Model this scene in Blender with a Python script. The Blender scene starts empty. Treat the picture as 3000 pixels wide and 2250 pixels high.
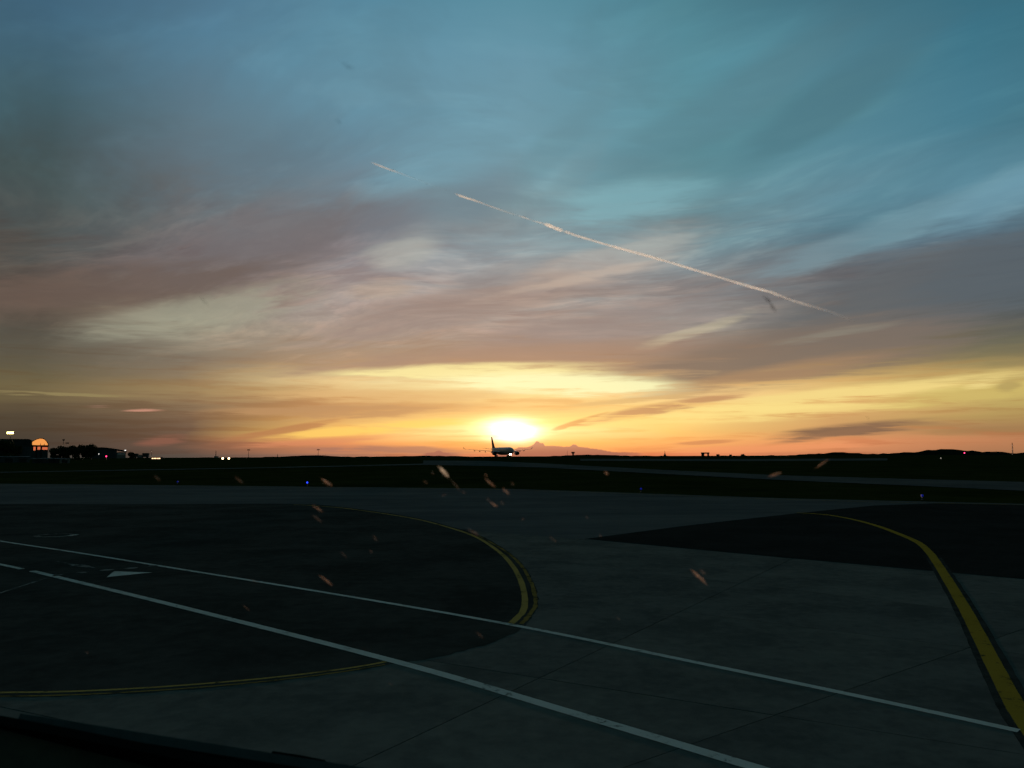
import bpy, bmesh, math, random
from mathutils import Vector, Matrix

# ------------------------------------------------------------------ camera, sky, sun, exposure
scene = bpy.context.scene
R = math.radians
EYE = 4.5                                             # metres above the apron: a pilot's seat

cam_d = bpy.data.cameras.new('camera')
cam = bpy.data.objects.new('camera', cam_d)
scene.collection.objects.link(cam)
scene.camera = cam
cam_d.sensor_width = 36.0
cam_d.lens = 28.26
cam_d.clip_start = 0.05
cam_d.clip_end = 120000.0
cam_d.dof.use_dof = True
cam_d.dof.focus_distance = 500.0
cam_d.dof.aperture_fstop = 9.0
cam.matrix_world = Matrix.Translation((0, 0, EYE)) @ Matrix.Rotation(R(90) + math.atan(205 / 2355), 4, 'X') @ Matrix.Rotation(R(-0.2), 4, 'Z')

scene.view_settings.view_transform = 'Standard'
scene.view_settings.look = 'None'
scene.view_settings.exposure = 0.0
scene.view_settings.gamma = 1.0
scene.view_settings.use_curve_mapping = False
scene.cycles.use_denoising = True
scene.cycles.max_bounces = 3
scene.cycles.use_adaptive_sampling = True
scene.cycles.adaptive_threshold = 0.03
scene.cycles.adaptive_min_samples = 8
scene.cycles.transparent_max_bounces = 16
scene.cycles.sample_clamp_indirect = 4.0

SUN_AZ, SUN_EL = 0.1, 1.3                             # degrees; azimuth from +Y towards +X
sun_d = bpy.data.lights.new('sun', 'SUN')
sun_d.energy = 2.5
sun_d.angle = R(0.6)
sun_d.color = (1.0, 0.68, 0.50)
sun = bpy.data.objects.new('sun', sun_d)
scene.collection.objects.link(sun)
sun.rotation_euler = (Vector((math.sin(R(SUN_AZ)) * math.cos(R(SUN_EL)), math.cos(R(SUN_AZ)) * math.cos(R(SUN_EL)), math.sin(R(SUN_EL))))).to_track_quat('Z', 'Y').to_euler()


def lin(r, g, b):
    f = lambda c: (c / 255 / 12.92) if c <= 10 else (((c / 255) + 0.055) / 1.055) ** 2.4
    return (f(r), f(g), f(b), 1.0)


class V:
    """a socket with arithmetic"""
    nt = None

    def __init__(self, s):
        self.s = s

    @classmethod
    def math(cls, op, *a, clamp=False):
        n = cls.nt.nodes.new('ShaderNodeMath')
        n.operation = op
        n.use_clamp = clamp
        for i, x in enumerate(a):
            if isinstance(x, V):
                cls.nt.links.new(x.s, n.inputs[i])
            else:
                n.inputs[i].default_value = x
        return V(n.outputs[0])

    def __add__(self, o): return V.math('ADD', self, o)
    __radd__ = __add__
    def __sub__(self, o): return V.math('SUBTRACT', self, o)
    def __rsub__(self, o): return V.math('SUBTRACT', o, self)
    def __mul__(self, o): return V.math('MULTIPLY', self, o)
    __rmul__ = __mul__
    def __truediv__(self, o): return V.math('DIVIDE', self, o)


def node(kind, **kw):
    n = V.nt.nodes.new(kind)
    for k, v in kw.items():
        setattr(n, k, v)
    return n


def link(a, b):
    V.nt.links.new(a.s if isinstance(a, V) else a, b)


def xyz(x=0.0, y=0.0, z=0.0):
    n = node('ShaderNodeCombineXYZ')
    for i, v in enumerate((x, y, z)):
        if isinstance(v, V):
            link(v, n.inputs[i])
        else:
            n.inputs[i].default_value = v
    return n.outputs[0]


def noise(vec, scale=1.0, detail=4.0, rough=0.55, dist=0.0, dims='3D'):
    n = node('ShaderNodeTexNoise', noise_dimensions=dims)
    n.inputs['Scale'].default_value = scale
    n.inputs['Detail'].default_value = detail
    n.inputs['Roughness'].default_value = rough
    n.inputs['Distortion'].default_value = dist
    link(vec, n.inputs['Vector'])
    return V(n.outputs['Fac'])


def rng(v, a, b, c=0.0, d=1.0, smooth=True):
    n = node('ShaderNodeMapRange')
    n.interpolation_type = 'SMOOTHSTEP' if smooth else 'LINEAR'
    link(v, n.inputs['Value'])
    for k, x in (('From Min', a), ('From Max', b), ('To Min', c), ('To Max', d)):
        if isinstance(x, V):
            link(x, n.inputs[k])
        else:
            n.inputs[k].default_value = x
    return V(n.outputs['Result'])


def mix(fac, a, b, blend='MIX'):
    n = node('ShaderNodeMix', data_type='RGBA', blend_type=blend)
    for sock, x in ((n.inputs['Factor'], fac), (n.inputs[6], a), (n.inputs[7], b)):
        if isinstance(x, V):
            link(x, sock)
        elif hasattr(x, 'node'):
            link(x, sock)
        else:
            sock.default_value = x
    return n.outputs[2]


# ---- the sky, laid out by azimuth and elevation (degrees) all the way round
world = bpy.data.worlds.new('World')
scene.world = world
world.use_nodes = True
world.cycles.sampling_method = 'MANUAL'
world.cycles.sample_map_resolution = 256
wt = world.node_tree
wt.nodes.clear()
V.nt = wt
sep = node('ShaderNodeSeparateXYZ')
link(node('ShaderNodeTexCoord').outputs['Generated'], sep.inputs[0])
dx, dy, dz = V(sep.outputs[0]), V(sep.outputs[1]), V(sep.outputs[2])
A = V.math('ARCTAN2', dx, dy) * 57.29578
E = V.math('MAXIMUM', V.math('ARCSINE', dz) * 57.29578, 0.0)

# high cloud deck: streaks run parallel and converge low in the south-west
inv = V.math('DIVIDE', 1.0, V.math('MAXIMUM', dz, 0.0) + 0.10)
px, py = dx * inv, dy * inv
TH = R(-62)
along = px * math.sin(TH) + py * math.cos(TH)
across = px * math.cos(TH) - py * math.sin(TH)
bend = noise(xyz(px, py), 0.55, 2.0, 0.5, 0.0, '2D') - 0.5
across_b = across + bend * 0.9
streak = noise(xyz(along * 0.42, across_b * 1.15), 1.0, 4.0, 0.55, 0.0, '2D')
fibre = noise(xyz(along * 1.3 + streak * 0.8, across_b * 3.4 + 31.0), 1.0, 4.0, 0.64, 0.0, '2D')
ripple = noise(xyz(along * 4.2 + streak * 2.0, across_b * 8.5 + fibre * 1.2 + 7.0), 1.0, 3.0, 0.62, 0.0, '2D')
low = noise(xyz(A * 0.055 + 1.7, E * 0.75), 1.0, 4.0, 0.58, 0.0, '2D')       # flat bands near the horizon
low2 = noise(xyz(A * 0.16 + low * 1.5 + 9.2, E * 2.2), 1.0, 4.0, 0.6, 0.0, '2D')

hi_w = rng(E, 3.0, 11.0)
lo_w = 1.0 - hi_w
warp = (streak - 0.5) * 5.0 * hi_w + (fibre - 0.5) * 2.2 * hi_w + (low - 0.5) * 1.6 * rng(E, 0.2, 4.0) * lo_w + (low2 - 0.5) * 0.7 * rng(E, 0.2, 3.0)
Ew = V.math('MAXIMUM', E + warp, 0.0)
pos = V.math('SQRT', V.math('MINIMUM', Ew / 90.0, 1.0))

ELV = (0.0, 0.8, 1.6, 2.4, 3.2, 4.2, 5.2, 6.0, 7.2, 8.6, 10.4, 13.0, 16.5, 20.5, 26.0, 32.0, 45.0, 65.0, 90.0)
ZEN = ((37, 87, 90), (29, 67, 70), (27, 61, 64))
BACK = ((55, 63, 52), (53, 63, 54), (51, 63, 56), (49, 63, 57), (48, 63, 58), (47, 63, 59), (46, 63, 60), (45, 63, 61), (44, 63, 62), (43, 63, 63), (42, 63, 64), (41, 63, 64), (39, 63, 64), (38, 63, 64), (37, 62, 64), (35, 61, 64), (33, 61, 64), (29, 60, 63), (27, 61, 64))
SIDE_L = ((59, 59, 42), (61, 59, 41), (63, 59, 40), (65, 61, 40), (69, 63, 40), (71, 65, 41), (71, 66, 43), (69, 67, 46), (67, 69, 50), (65, 71, 54), (63, 71, 58), (61, 73, 64), (57, 75, 70), (53, 77, 76), (49, 77, 80), (45, 75, 80), (37, 71, 74), (31, 65, 68), (27, 61, 64))
SIDE_R = ((99, 81, 52), (101, 83, 50), (103, 87, 50), (103, 89, 50), (101, 89, 52), (95, 87, 52), (89, 85, 54), (83, 83, 56), (77, 81, 60), (71, 79, 64), (65, 79, 70), (59, 81, 74), (53, 83, 78), (49, 83, 80), (45, 79, 80), (41, 75, 76), (37, 71, 74), (31, 65, 68), (27, 61, 64))
C_M32 = ((56, 59, 57), (60, 58, 54), (66, 59, 52), (74, 64, 54), (88, 74, 57), (110, 95, 65), (96, 86, 66), (90, 82, 68), (86, 80, 70), (92, 78, 66), (94, 74, 62), (82, 76, 70), (68, 80, 78), (66, 96, 106), (64, 102, 124), (60, 102, 134)) + ZEN
C_M23 = ((78, 74, 70), (94, 76, 68), (104, 83, 71), (118, 94, 76), (134, 109, 83), (156, 128, 88), (136, 116, 92), (128, 114, 98), (136, 126, 110), (150, 142, 124), (126, 112, 104), (116, 106, 106), (104, 112, 116), (96, 124, 138), (84, 128, 152), (72, 118, 150)) + ZEN
C_M12 = ((150, 108, 92), (222, 136, 88), (248, 190, 98), (222, 168, 98), (204, 150, 96), (220, 176, 114), (238, 204, 142), (186, 152, 116), (168, 142, 120), (170, 150, 136), (168, 154, 148), (146, 142, 146), (118, 138, 150), (106, 148, 168), (98, 150, 172), (78, 134, 160)) + ZEN
C_0 = ((220, 120, 82), (255, 182, 88), (255, 236, 168), (255, 220, 126), (238, 188, 116), (255, 224, 148), (255, 246, 182), (196, 154, 116), (168, 142, 122), (170, 150, 140), (168, 158, 152), (150, 158, 162), (128, 164, 174), (114, 160, 176), (104, 154, 174), (78, 140, 158)) + ZEN
C_12 = ((226, 128, 84), (252, 174, 96), (255, 200, 108), (255, 216, 126), (255, 214, 130), (250, 206, 138), (206, 168, 118), (158, 130, 108), (150, 130, 118), (152, 144, 136), (146, 146, 146), (132, 146, 152), (106, 148, 158), (94, 146, 158), (88, 148, 164), (68, 124, 140)) + ZEN
C_23 = ((200, 126, 86), (226, 144, 94), (206, 150, 96), (214, 162, 100), (232, 184, 110), (240, 198, 120), (196, 158, 98), (156, 126, 92), (130, 114, 96), (116, 108, 102), (102, 102, 106), (98, 112, 122), (100, 144, 160), (84, 134, 150), (74, 124, 140), (46, 100, 120)) + ZEN
C_32 = ((170, 116, 80), (192, 126, 84), (170, 128, 82), (184, 150, 88), (198, 170, 96), (206, 174, 98), (166, 142, 88), (130, 116, 82), (104, 100, 84), (84, 88, 88), (78, 88, 98), (86, 110, 126), (104, 154, 174), (70, 126, 146), (54, 112, 132), (36, 82, 102)) + ZEN


def ramp(cols):
    n = node('ShaderNodeValToRGB')
    n.color_ramp.interpolation = 'EASE' if False else 'LINEAR'
    el = n.color_ramp.elements
    while len(el) < len(ELV):
        el.new(0.5)
    for e, p, c in zip(el, ELV, cols):
        e.position = math.sqrt(p / 90.0)
    for e, p, c in zip(el, ELV, cols):
        e.color = lin(*c)
    link(pos, n.inputs[0])
    return n.outputs[0]


Aw = A + (streak - 0.5) * 4.0 * hi_w + (low - 0.5) * 5.0 * lo_w
cols = [(-150, BACK), (-70, SIDE_L), (-31, C_M32), (-22.5, C_M23), (-12, C_M12), (0, C_0), (12, C_12), (22.5, C_23), (31, C_32), (70, SIDE_R), (150, BACK)]
sky = ramp(cols[0][1])
for (a0, _), (a1, c) in zip(cols, cols[1:]):
    sky = mix(rng(Aw, a0, a1, smooth=False), sky, ramp(c))

# cloud texture: thin dull mauve veils and paler lit wisps
dull = rng(streak * 0.6 + fibre * 0.4, 0.50, 0.36) * hi_w * rng(E, 30.0, 12.0, 0.35, 1.0)
sky = mix(dull * 0.55, sky, mix(1.0, sky, (0.86, 0.70, 0.68, 1), 'MULTIPLY'))
pale = rng(fibre * 0.5 + ripple * 0.5, 0.48, 0.66) * hi_w
sky = mix(pale * rng(E, 24.0, 11.0, 0.22, 0.70), sky, mix(1.0, sky, (1.42, 1.30, 1.22, 1), 'MULTIPLY'))
cells = noise(xyz(along * 4.0 + fibre * 2.0 + 3.0, across_b * 8.0 + streak * 3.0), 1.0, 3.0, 0.65, 0.0, '2D')
mid = rng(E, 6.0, 10.0) * rng(E, 21.0, 12.0)
sky = mix(rng(cells, 0.54, 0.34) * mid * 0.40, sky, mix(1.0, sky, (0.74, 0.70, 0.73, 1), 'MULTIPLY'))
sky = mix(rng(cells, 0.48, 0.68) * mid * 0.40, sky, mix(1.0, sky, (1.30, 1.22, 1.16, 1), 'MULTIPLY'))
mott = noise(xyz(along * 1.1 + bend * 2.0 + 17.0, across_b * 1.9), 1.0, 5.0, 0.6, 0.0, '2D')
sky = mix(rng(mott, 0.56, 0.34) * hi_w * 0.45, sky, mix(1.0, sky, (0.86, 0.78, 0.76, 1), 'MULTIPLY'))
thin = rng(low2 * 0.6 + low * 0.4, 0.50, 0.36) * lo_w
sky = mix(thin * 0.5, sky, mix(1.0, sky, (0.84, 0.66, 0.58, 1), 'MULTIPLY'))

# single clouds: place, half length and half thickness (degrees), tilt, colour, weight
field = xyz(A + (bend + (fibre - 0.5) * 0.8) * 3.0 * hi_w + (low - 0.5) * 2.0 * lo_w, E + warp * 0.45)
tex = ((fibre * 0.6 + ripple * 0.4 - 0.5) * hi_w + (low2 - 0.5) * lo_w) * 3.2 + 1.0
clouds = [
    ((-16.37, 14.33), 15, 3.2, 15, (112, 104, 106), .75),
    ((-26.72, 10.51), 16, 2.6, 9, (104, 84, 74), .70),
    ((-30.37, 15.35), 9, 4.0, 8, (72, 94, 98), .30),
    ((-8.59, 16), 5, 2.2, 25, (112, 118, 128), .55),
    ((-3.67, 10.3), 15, 2.0, 12, (152, 130, 122), .70),
    ((6.13, 8.91), 12, 2.0, 8, (148, 130, 126), .65),
    ((0.01, 6.75), 20, 1.5, 3, (166, 132, 112), .75),
    ((26.33, 9.72), 14, 4.0, 13, (94, 97, 101), .85),
    ((32.04, 10.82), 9, 3.2, 18, (86, 95, 103), .70),
    ((19.99, 6.78), 16, 2.6, 6, (126, 108, 96), .80),
    ((16.62, 5.18), 12, 0.9, 8, (172, 132, 96), .70),
    ((27.62, 16.4), 15, 3.0, 18, (66, 112, 128), .45),
    ((15.92, 20.4), 16, 3.0, 18, (78, 128, 138), .45),
    ((-2.94, 17.53), 6, 2.6, 25, (110, 130, 142), .55),
    ((13.87, 22.54), 14, 2.4, 22, (84, 124, 136), .45),
    ((22.08, 22.62), 10, 2.2, 25, (70, 112, 126), .45),
    ((3.57, 21.59), 6, 1.8, 40, (98, 136, 148), .40),
    ((-19.21, 19.31), 14, 3.5, 12, (92, 116, 130), .40),
    ((0.03, 12.83), 6, 1.0, 15, (134, 130, 132), .50),
    ((17.95, 12.17), 8, 1.6, 18, (118, 122, 128), .50),
    ((0.54, 15.91), 1.6, 0.6, 45, (108, 124, 134), .25),
    ((4.79, 19.76), 4.2, 1.3, 48, (112, 138, 146), .2),
    ((-7.72, 14.04), 3.6, 1.7, 15, (188, 184, 172), .45),
    ((-9.03, 11.41), 3.4, 0.9, 5, (200, 172, 146), .35),
    ((-20.69, 9.5), 11, 1.7, 13, (166, 164, 142), .55),
    ((6.19, 13.1), 10, 2.2, 17, (204, 178, 160), .32),
    ((3.48, 11.96), 9, 0.6, 13, (214, 190, 170), .30),
    ((12.34, 8.45), 5.2, 0.62, 17, (214, 198, 162), .38),
    ((21.52, 7.73), 6.0, 0.5, 8, (166, 164, 146), .22),
    ((24.7, 14.11), 13, 1.5, 17, (126, 162, 174), .40),
    ((31.92, 15.52), 6.5, 1.9, 18, (116, 160, 178), .40),
    ((8.21, 17.23), 8, 2.2, 8, (132, 182, 192), .60),
    ((-4.19, 20.48), 9, 3.2, 20, (116, 164, 182), .35),
    ((-2.93, 5.83), 13, 0.75, 1, (255, 236, 160), .90),
    ((3.66, 5.03), 12, 1.2, -2, (255, 250, 190), .90),
    ((-8.48, 4.11), 12, 0.7, 1, (224, 176, 116), .60),
    ((22.01, 3.75), 15, 0.9, 5, (250, 220, 134), .80),
    ((29.89, 3.69), 9, 0.8, 6, (212, 186, 102), .65),
    ((30.46, 4.21), 1.6, 0.5, 10, (246, 218, 136), .75),
    ((31.71, 4.03), 1.2, 0.55, 20, (150, 122, 78), .4),
    ((17.67, 2.83), 11, 0.8, 2, (255, 226, 136), .60),
    ((-12.47, 3), 12, 0.62, 2, (186, 138, 94), .75),
    ((8.47, 3.76), 7.5, 0.28, 6, (218, 176, 114), .70),
    ((10.47, 3.16), 8.4, 0.55, 10, (196, 144, 98), .95),
    ((4.6, 2.2), 2.6, 0.26, 19, (206, 152, 92), .90),
    ((23.38, 1.56), 7.2, 0.62, 5, (132, 100, 78), 1.0),
    ((21.71, 1.23), 5.5, 0.32, 9, (140, 104, 80), .80),
    ((28.12, 1.7), 4.5, 0.25, -3, (172, 130, 84), .70),
    ((30.69, 1.31), 6.0, 0.35, 0, (160, 122, 78), .60),
    ((13.33, 0.75), 3.0, 0.22, 3, (206, 132, 84), .80),
    ((7.95, 1.6), 2.6, 0.2, 2, (246, 186, 100), .70),
    ((-9.88, 1.8), 9.5, 0.62, 6, (255, 204, 96), .85),
    ((-16.1, 1.64), 6.0, 0.35, 11, (176, 112, 74), .70),
    ((-13.59, 0.94), 7.0, 0.36, 4, (214, 132, 92), .70),
    ((-30.26, 3.85), 6.5, 0.14, 0, (150, 132, 88), .75),
    ((-24.86, 2.81), 1.6, 0.14, 1, (206, 142, 120), .85),
    ((-27.42, 3.02), 1.1, 0.12, 0, (150, 112, 96), .60),
    ((-23.38, 0.97), 2.2, 0.5, 5, (140, 88, 74), .70),
    ((-7.73, 0.31), 9.0, 0.42, -1, (150, 106, 96), .80),
    ((17.6, 0.35), 10, 0.4, 2, (248, 150, 96), .50),
]
for (a, e), la, le, tilt, col, wgt in clouds:
    m = node('ShaderNodeMapping', vector_type='TEXTURE')
    m.inputs['Location'].default_value = (a, e, 0)
    m.inputs['Rotation'].default_value = (0, 0, R(tilt))
    m.inputs['Scale'].default_value = (la, le, 1)
    link(field, m.inputs['Vector'])
    g = node('ShaderNodeTexGradient', gradient_type='SPHERICAL')
    link(m.outputs[0], g.inputs[0])
    f = rng(V(g.outputs['Fac']) * tex, 0.06, 0.70, 0.0, wgt)
    sky = mix(f, sky, lin(*col))

# the hidden sun's glow
def glow(a, e, sa, se, tilt, col, gain):
    global sky
    m = node('ShaderNodeMapping', vector_type='TEXTURE')
    m.inputs['Location'].default_value = (a, e, 0)
    m.inputs['Rotation'].default_value = (0, 0, R(tilt))
    m.inputs['Scale'].default_value = (sa, se, 1)
    link(field, m.inputs['Vector'])
    l = node('ShaderNodeVectorMath', operation='LENGTH')
    link(m.outputs[0], l.inputs[0])
    d = V(l.outputs['Value'])
    sky = mix(V.math('EXPONENT', d * d * -1.0) * gain, sky, col, 'ADD')


glow(0.2, 1.55, 8.0, 1.4, 0, (1.0, 0.50, 0.12, 1), 0.30)
glow(-0.1, 1.80, 2.3, 0.72, 0, (1.0, 0.86, 0.52, 1), 0.95)
glow(0.1, 1.65, 1.35, 0.66, 0, (1.0, 0.98, 0.9, 1), 2.0)

# cumulus far below the horizon: a bumpy grey-pink bank
crv = node('ShaderNodeFloatCurve')
bank = [(-6.65, -0), (-6.05, 0.09), (-5.53, 0.14), (-5.26, 0.28), (-5.07, 0.23), (-4.85, 0.11), (-4.13, 0.06), (-2.92, -0.01), (-1.47, -0.02), (-0.02, 0.29), (0.47, 0.46), (1.08, 0.48), (1.49, 0.62), (1.66, 0.86), (1.85, 0.91), (2, 0.74), (2.19, 0.79), (2.36, 0.55), (2.89, 0.57), (3.62, 0.49), (4.13, 0.52), (4.32, 0.66), (4.51, 0.66), (4.68, 0.51), (5.42, 0.41), (6.31, 0.27), (7.1, 0.1), (8.88, 0.06), (9.7, -0.01), (10.99, -0.11)]
SPAN = 24.0
pts = crv.mapping.curves[0].points
pl = [(0.0, 0.0)] + [((a + 12.0) / SPAN, max(e, 0.0) / 2.0) for a, e in bank] + [(1.0, 0.0)]
while len(pts) < len(pl):
    pts.new(0.5, 0.5)
for p, q in zip(pts, pl):
    p.location = q
    p.handle_type = 'VECTOR'
crv.mapping.update()
link((A + 12.0 + (low2 - 0.5) * 0.15) / SPAN, crv.inputs['Value'])
puff = noise(xyz(A * 5.0, E * 7.0), 1.0, 3.0, 0.6, 0.0, '2D') - 0.5
top = V(crv.outputs[0]) * 2.0 + puff * 0.10
bankm = rng(E, top + 0.045, top - 0.045) * rng(V(crv.outputs[0]), 0.01, 0.05)
bank_col = mix(rng(E, 0.0, 0.9), lin(150, 96, 88), lin(186, 130, 112))
sky = mix(bankm * 0.92, sky, bank_col)

hs = node('ShaderNodeHueSaturation')
hs.inputs['Saturation'].default_value = 0.97
link(sky, hs.inputs['Color'])
bg = node('ShaderNodeBackground')
link(hs.outputs[0], bg.inputs['Color'])
bg.inputs['Strength'].default_value = 0.97
nis = node('ShaderNodeTexSky', sky_type='NISHITA', sun_disc=False, sun_elevation=R(SUN_EL), sun_rotation=R(SUN_AZ), altitude=350.0, air_density=1.0, dust_density=1.5, ozone_density=2.0)
bg2 = node('ShaderNodeBackground')
link(nis.outputs[0], bg2.inputs['Color'])
bg2.inputs['Strength'].default_value = 0.01
both = node('ShaderNodeAddShader')
link(bg.outputs[0], both.inputs[0])
link(bg2.outputs[0], both.inputs[1])
link(both.outputs[0], node('ShaderNodeOutputWorld').inputs['Surface'])

# ------------------------------------------------------------------ helpers
rnd = random.Random(7)
COL = scene.collection


def tag(o, label=None, cat=None, group=None, kind=None):
    for k, v in (('label', label), ('category', cat), ('group', group), ('kind', kind)):
        if v:
            o[k] = v
    return o


def empty(name, loc, rz=0.0):
    o = bpy.data.objects.new(name, None)
    COL.objects.link(o)
    o.location = loc
    o.rotation_euler.z = rz
    o.empty_display_size = 0.3
    return o


class MB:
    def __init__(self):
        self.v, self.f = [], []

    def add(self, vs, fs):
        n = len(self.v)
        self.v += [tuple(p) for p in vs]
        self.f += [tuple(i + n for i in f) for f in fs]
        return self

    def box(self, x0, x1, y0, y1, z0, z1):
        return self.add([(x0, y0, z0), (x1, y0, z0), (x1, y1, z0), (x0, y1, z0), (x0, y0, z1), (x1, y0, z1), (x1, y1, z1), (x0, y1, z1)],
                        [(0, 3, 2, 1), (4, 5, 6, 7), (0, 1, 5, 4), (1, 2, 6, 5), (2, 3, 7, 6), (3, 0, 4, 7)])

    def loft(self, rings, cap=True):
        n = len(rings[0])
        base = len(self.v)
        for r in rings:
            self.v += [tuple(p) for p in r]
        for i in range(len(rings) - 1):
            for j in range(n):
                k = (j + 1) % n
                self.f.append((base + i * n + j, base + i * n + k, base + (i + 1) * n + k, base + (i + 1) * n + j))
        if cap:
            self.f.append(tuple(base + j for j in reversed(range(n))))
            self.f.append(tuple(base + (len(rings) - 1) * n + j for j in range(n)))
        return self

    def tube(self, a, b, r0, r1=None, n=10):
        a, b = Vector(a), Vector(b)
        r1 = r0 if r1 is None else r1
        d = (b - a).normalized()
        u = d.orthogonal().normalized()
        w = d.cross(u)
        ring = lambda c, r: [c + (u * math.cos(t) + w * math.sin(t)) * r for t in [2 * math.pi * i / n for i in range(n)]]
        return self.loft([ring(a, r0), ring(b, r1)])

    def lathe_x(self, prof, cy=0.0, cz=0.0, n=24, cap=True):
        """prof: (x, radius, z offset)"""
        return self.loft([[(x, cy + r * math.cos(t), cz + zo + r * math.sin(t)) for t in [2 * math.pi * i / n for i in range(n)]] for x, r, zo in prof], cap)

    def build(self, name, m, parent=None, smooth=False, bevel=0.0):
        me = bpy.data.meshes.new(name)
        me.from_pydata(self.v, [], self.f)
        bm = bmesh.new()
        bm.from_mesh(me)
        bmesh.ops.recalc_face_normals(bm, faces=bm.faces)
        if bevel:
            bmesh.ops.bevel(bm, geom=list(bm.edges), offset=bevel, segments=2, affect='EDGES', clamp_overlap=True)
        bm.to_mesh(me)
        bm.free()
        if smooth:
            for p in me.polygons:
                p.use_smooth = True
            try:
                me.set_sharp_from_angle(angle=R(40))
            except Exception:
                pass
        me.materials.append(m)
        o = bpy.data.objects.new(name, me)
        COL.objects.link(o)
        o.parent = parent
        return o


def mat(name, col, rough=0.8, var=0.0, scale=1.0, bump=0.0, bump_scale=40.0, metal=0.0, spec=0.3, col2=None, stretch=(1, 1, 1)):
    m = bpy.data.materials.new(name)
    m.use_nodes = True
    V.nt = m.node_tree
    b = V.nt.nodes['Principled BSDF']
    b.inputs['Base Color'].default_value = (*col, 1)
    b.inputs['Roughness'].default_value = rough
    b.inputs['Metallic'].default_value = metal
    b.inputs['Specular IOR Level'].default_value = spec
    tc = node('ShaderNodeTexCoord').outputs['Object']
    if var or col2:
        mp = node('ShaderNodeMapping')
        mp.inputs['Scale'].default_value = stretch
        link(tc, mp.inputs[0])
        n1 = noise(mp.outputs[0], scale, 6.0, 0.62, 0.3)
        n2 = noise(mp.outputs[0], scale * 9.0, 4.0, 0.65)
        f = rng(n1 * 0.65 + n2 * 0.35, 0.36, 0.64)
        c2 = col2 or tuple(c * (1 - var) for c in col)
        c1 = tuple(c * (1 + var) for c in col) if not col2 else col
        link(mix(f, (*c2, 1), (*c1, 1)), b.inputs['Base Color'])
        link(rng(n2, 0.3, 0.7, max(rough - 0.12, 0.02), min(rough + 0.1, 1.0)), b.inputs['Roughness'])
    if bump:
        bn = node('ShaderNodeBump')
        bn.inputs['Strength'].default_value = bump
        bn.inputs['Distance'].default_value = 0.003
        link(noise(tc, bump_scale, 5.0, 0.7), bn.inputs['Height'])
        link(bn.outputs[0], b.inputs['Normal'])
    return m


def lamp_mat(name, col, strength):
    m = bpy.data.materials.new(name)
    m.use_nodes = True
    V.nt = m.node_tree
    b = V.nt.nodes['Principled BSDF']
    b.inputs['Base Color'].default_value = (0.03, 0.03, 0.04, 1)
    b.inputs['Specular IOR Level'].default_value = 0.1
    b.inputs['Emission Color'].default_value = (*col, 1)
    b.inputs['Emission Strength'].default_value = strength
    return m


def worn(name, col, under, wear=0.42, scale=3.0, rough=0.7):
    """road paint, chipped so that the pavement shows through"""
    m = mat(name, col, rough, spec=0.0)
    V.nt = m.node_tree
    b = V.nt.nodes['Principled BSDF']
    tc = node('ShaderNodeTexCoord').outputs['Object']
    n = noise(tc, scale, 8.0, 0.72, 0.2)
    n2 = noise(tc, scale * 0.18, 3.0, 0.5)
    f = rng(n * 0.7 + n2 * 0.3, wear - 0.06, wear + 0.05)
    link(mix(f, (*under, 1), mix(n2, tuple(c * 0.72 for c in col) + (1,), (*col, 1))), b.inputs['Base Color'])
    return m


M = {}
M['grass'] = mat('grass', (0.030, 0.036, 0.010), 0.95, scale=0.06, spec=0.0, col2=(0.014, 0.020, 0.006))
M['concrete'] = mat('concrete', (0.165, 0.158, 0.146), 0.9, scale=0.30, spec=0.0, col2=(0.095, 0.094, 0.090))
M['concrete_pale'] = mat('concrete_pale', (0.178, 0.170, 0.156), 0.9, scale=0.26, spec=0.0, col2=(0.105, 0.103, 0.098))
M['concrete_dark'] = mat('concrete_dark', (0.152, 0.147, 0.138), 0.9, scale=0.36, spec=0.0, col2=(0.088, 0.087, 0.084))
M['old_asphalt'] = mat('old_asphalt', (0.130, 0.128, 0.128), 0.92, scale=0.12, spec=0.0, col2=(0.085, 0.086, 0.09), stretch=(0.4, 1.2, 1))
M['asphalt'] = mat('asphalt', (0.066, 0.064, 0.060), 0.94, scale=0.22, spec=0.0, col2=(0.036, 0.036, 0.034))
M['new_asphalt'] = mat('new_asphalt', (0.034, 0.033, 0.032), 0.94, scale=0.25, spec=0.0, col2=(0.022, 0.022, 0.021))
M['sealant'] = mat('sealant', (0.012, 0.012, 0.012), 0.7, var=0.3, scale=4)
M['far_taxiway'] = mat('far_taxiway', (0.120, 0.116, 0.112), 0.93, scale=0.05, spec=0.0, col2=(0.08, 0.08, 0.08))
M['white_paint'] = worn('white_paint', (0.66, 0.66, 0.64), (0.08, 0.08, 0.08), 0.42, 5.0)
M['faint_white'] = worn('faint_white', (0.30, 0.30, 0.29), (0.05, 0.05, 0.05), 0.50, 3.0)
M['yellow_paint'] = worn('yellow_paint', (0.44, 0.27, 0.04), (0.06, 0.05, 0.03), 0.41, 4.0)
M['edge_yellow'] = worn('edge_yellow', (0.48, 0.32, 0.10), (0.06, 0.05, 0.03), 0.43, 3.0)
M['faint_yellow'] = worn('faint_yellow', (0.30, 0.20, 0.06), (0.05, 0.045, 0.03), 0.47, 2.5)
M['black_paint'] = mat('black_paint', (0.045, 0.045, 0.043), 0.85, var=0.3, scale=2, spec=0.0)
M['hill'] = mat('wooded_hill', (0.016, 0.020, 0.012), 1.0, scale=0.02, spec=0.0, col2=(0.009, 0.012, 0.008))
M['leaf'] = mat('leaf', (0.030, 0.045, 0.016), 0.85, var=0.35, scale=1.5, spec=0.08)
M['bark'] = mat('bark', (0.05, 0.04, 0.03), 0.95, var=0.3, scale=4)
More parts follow.
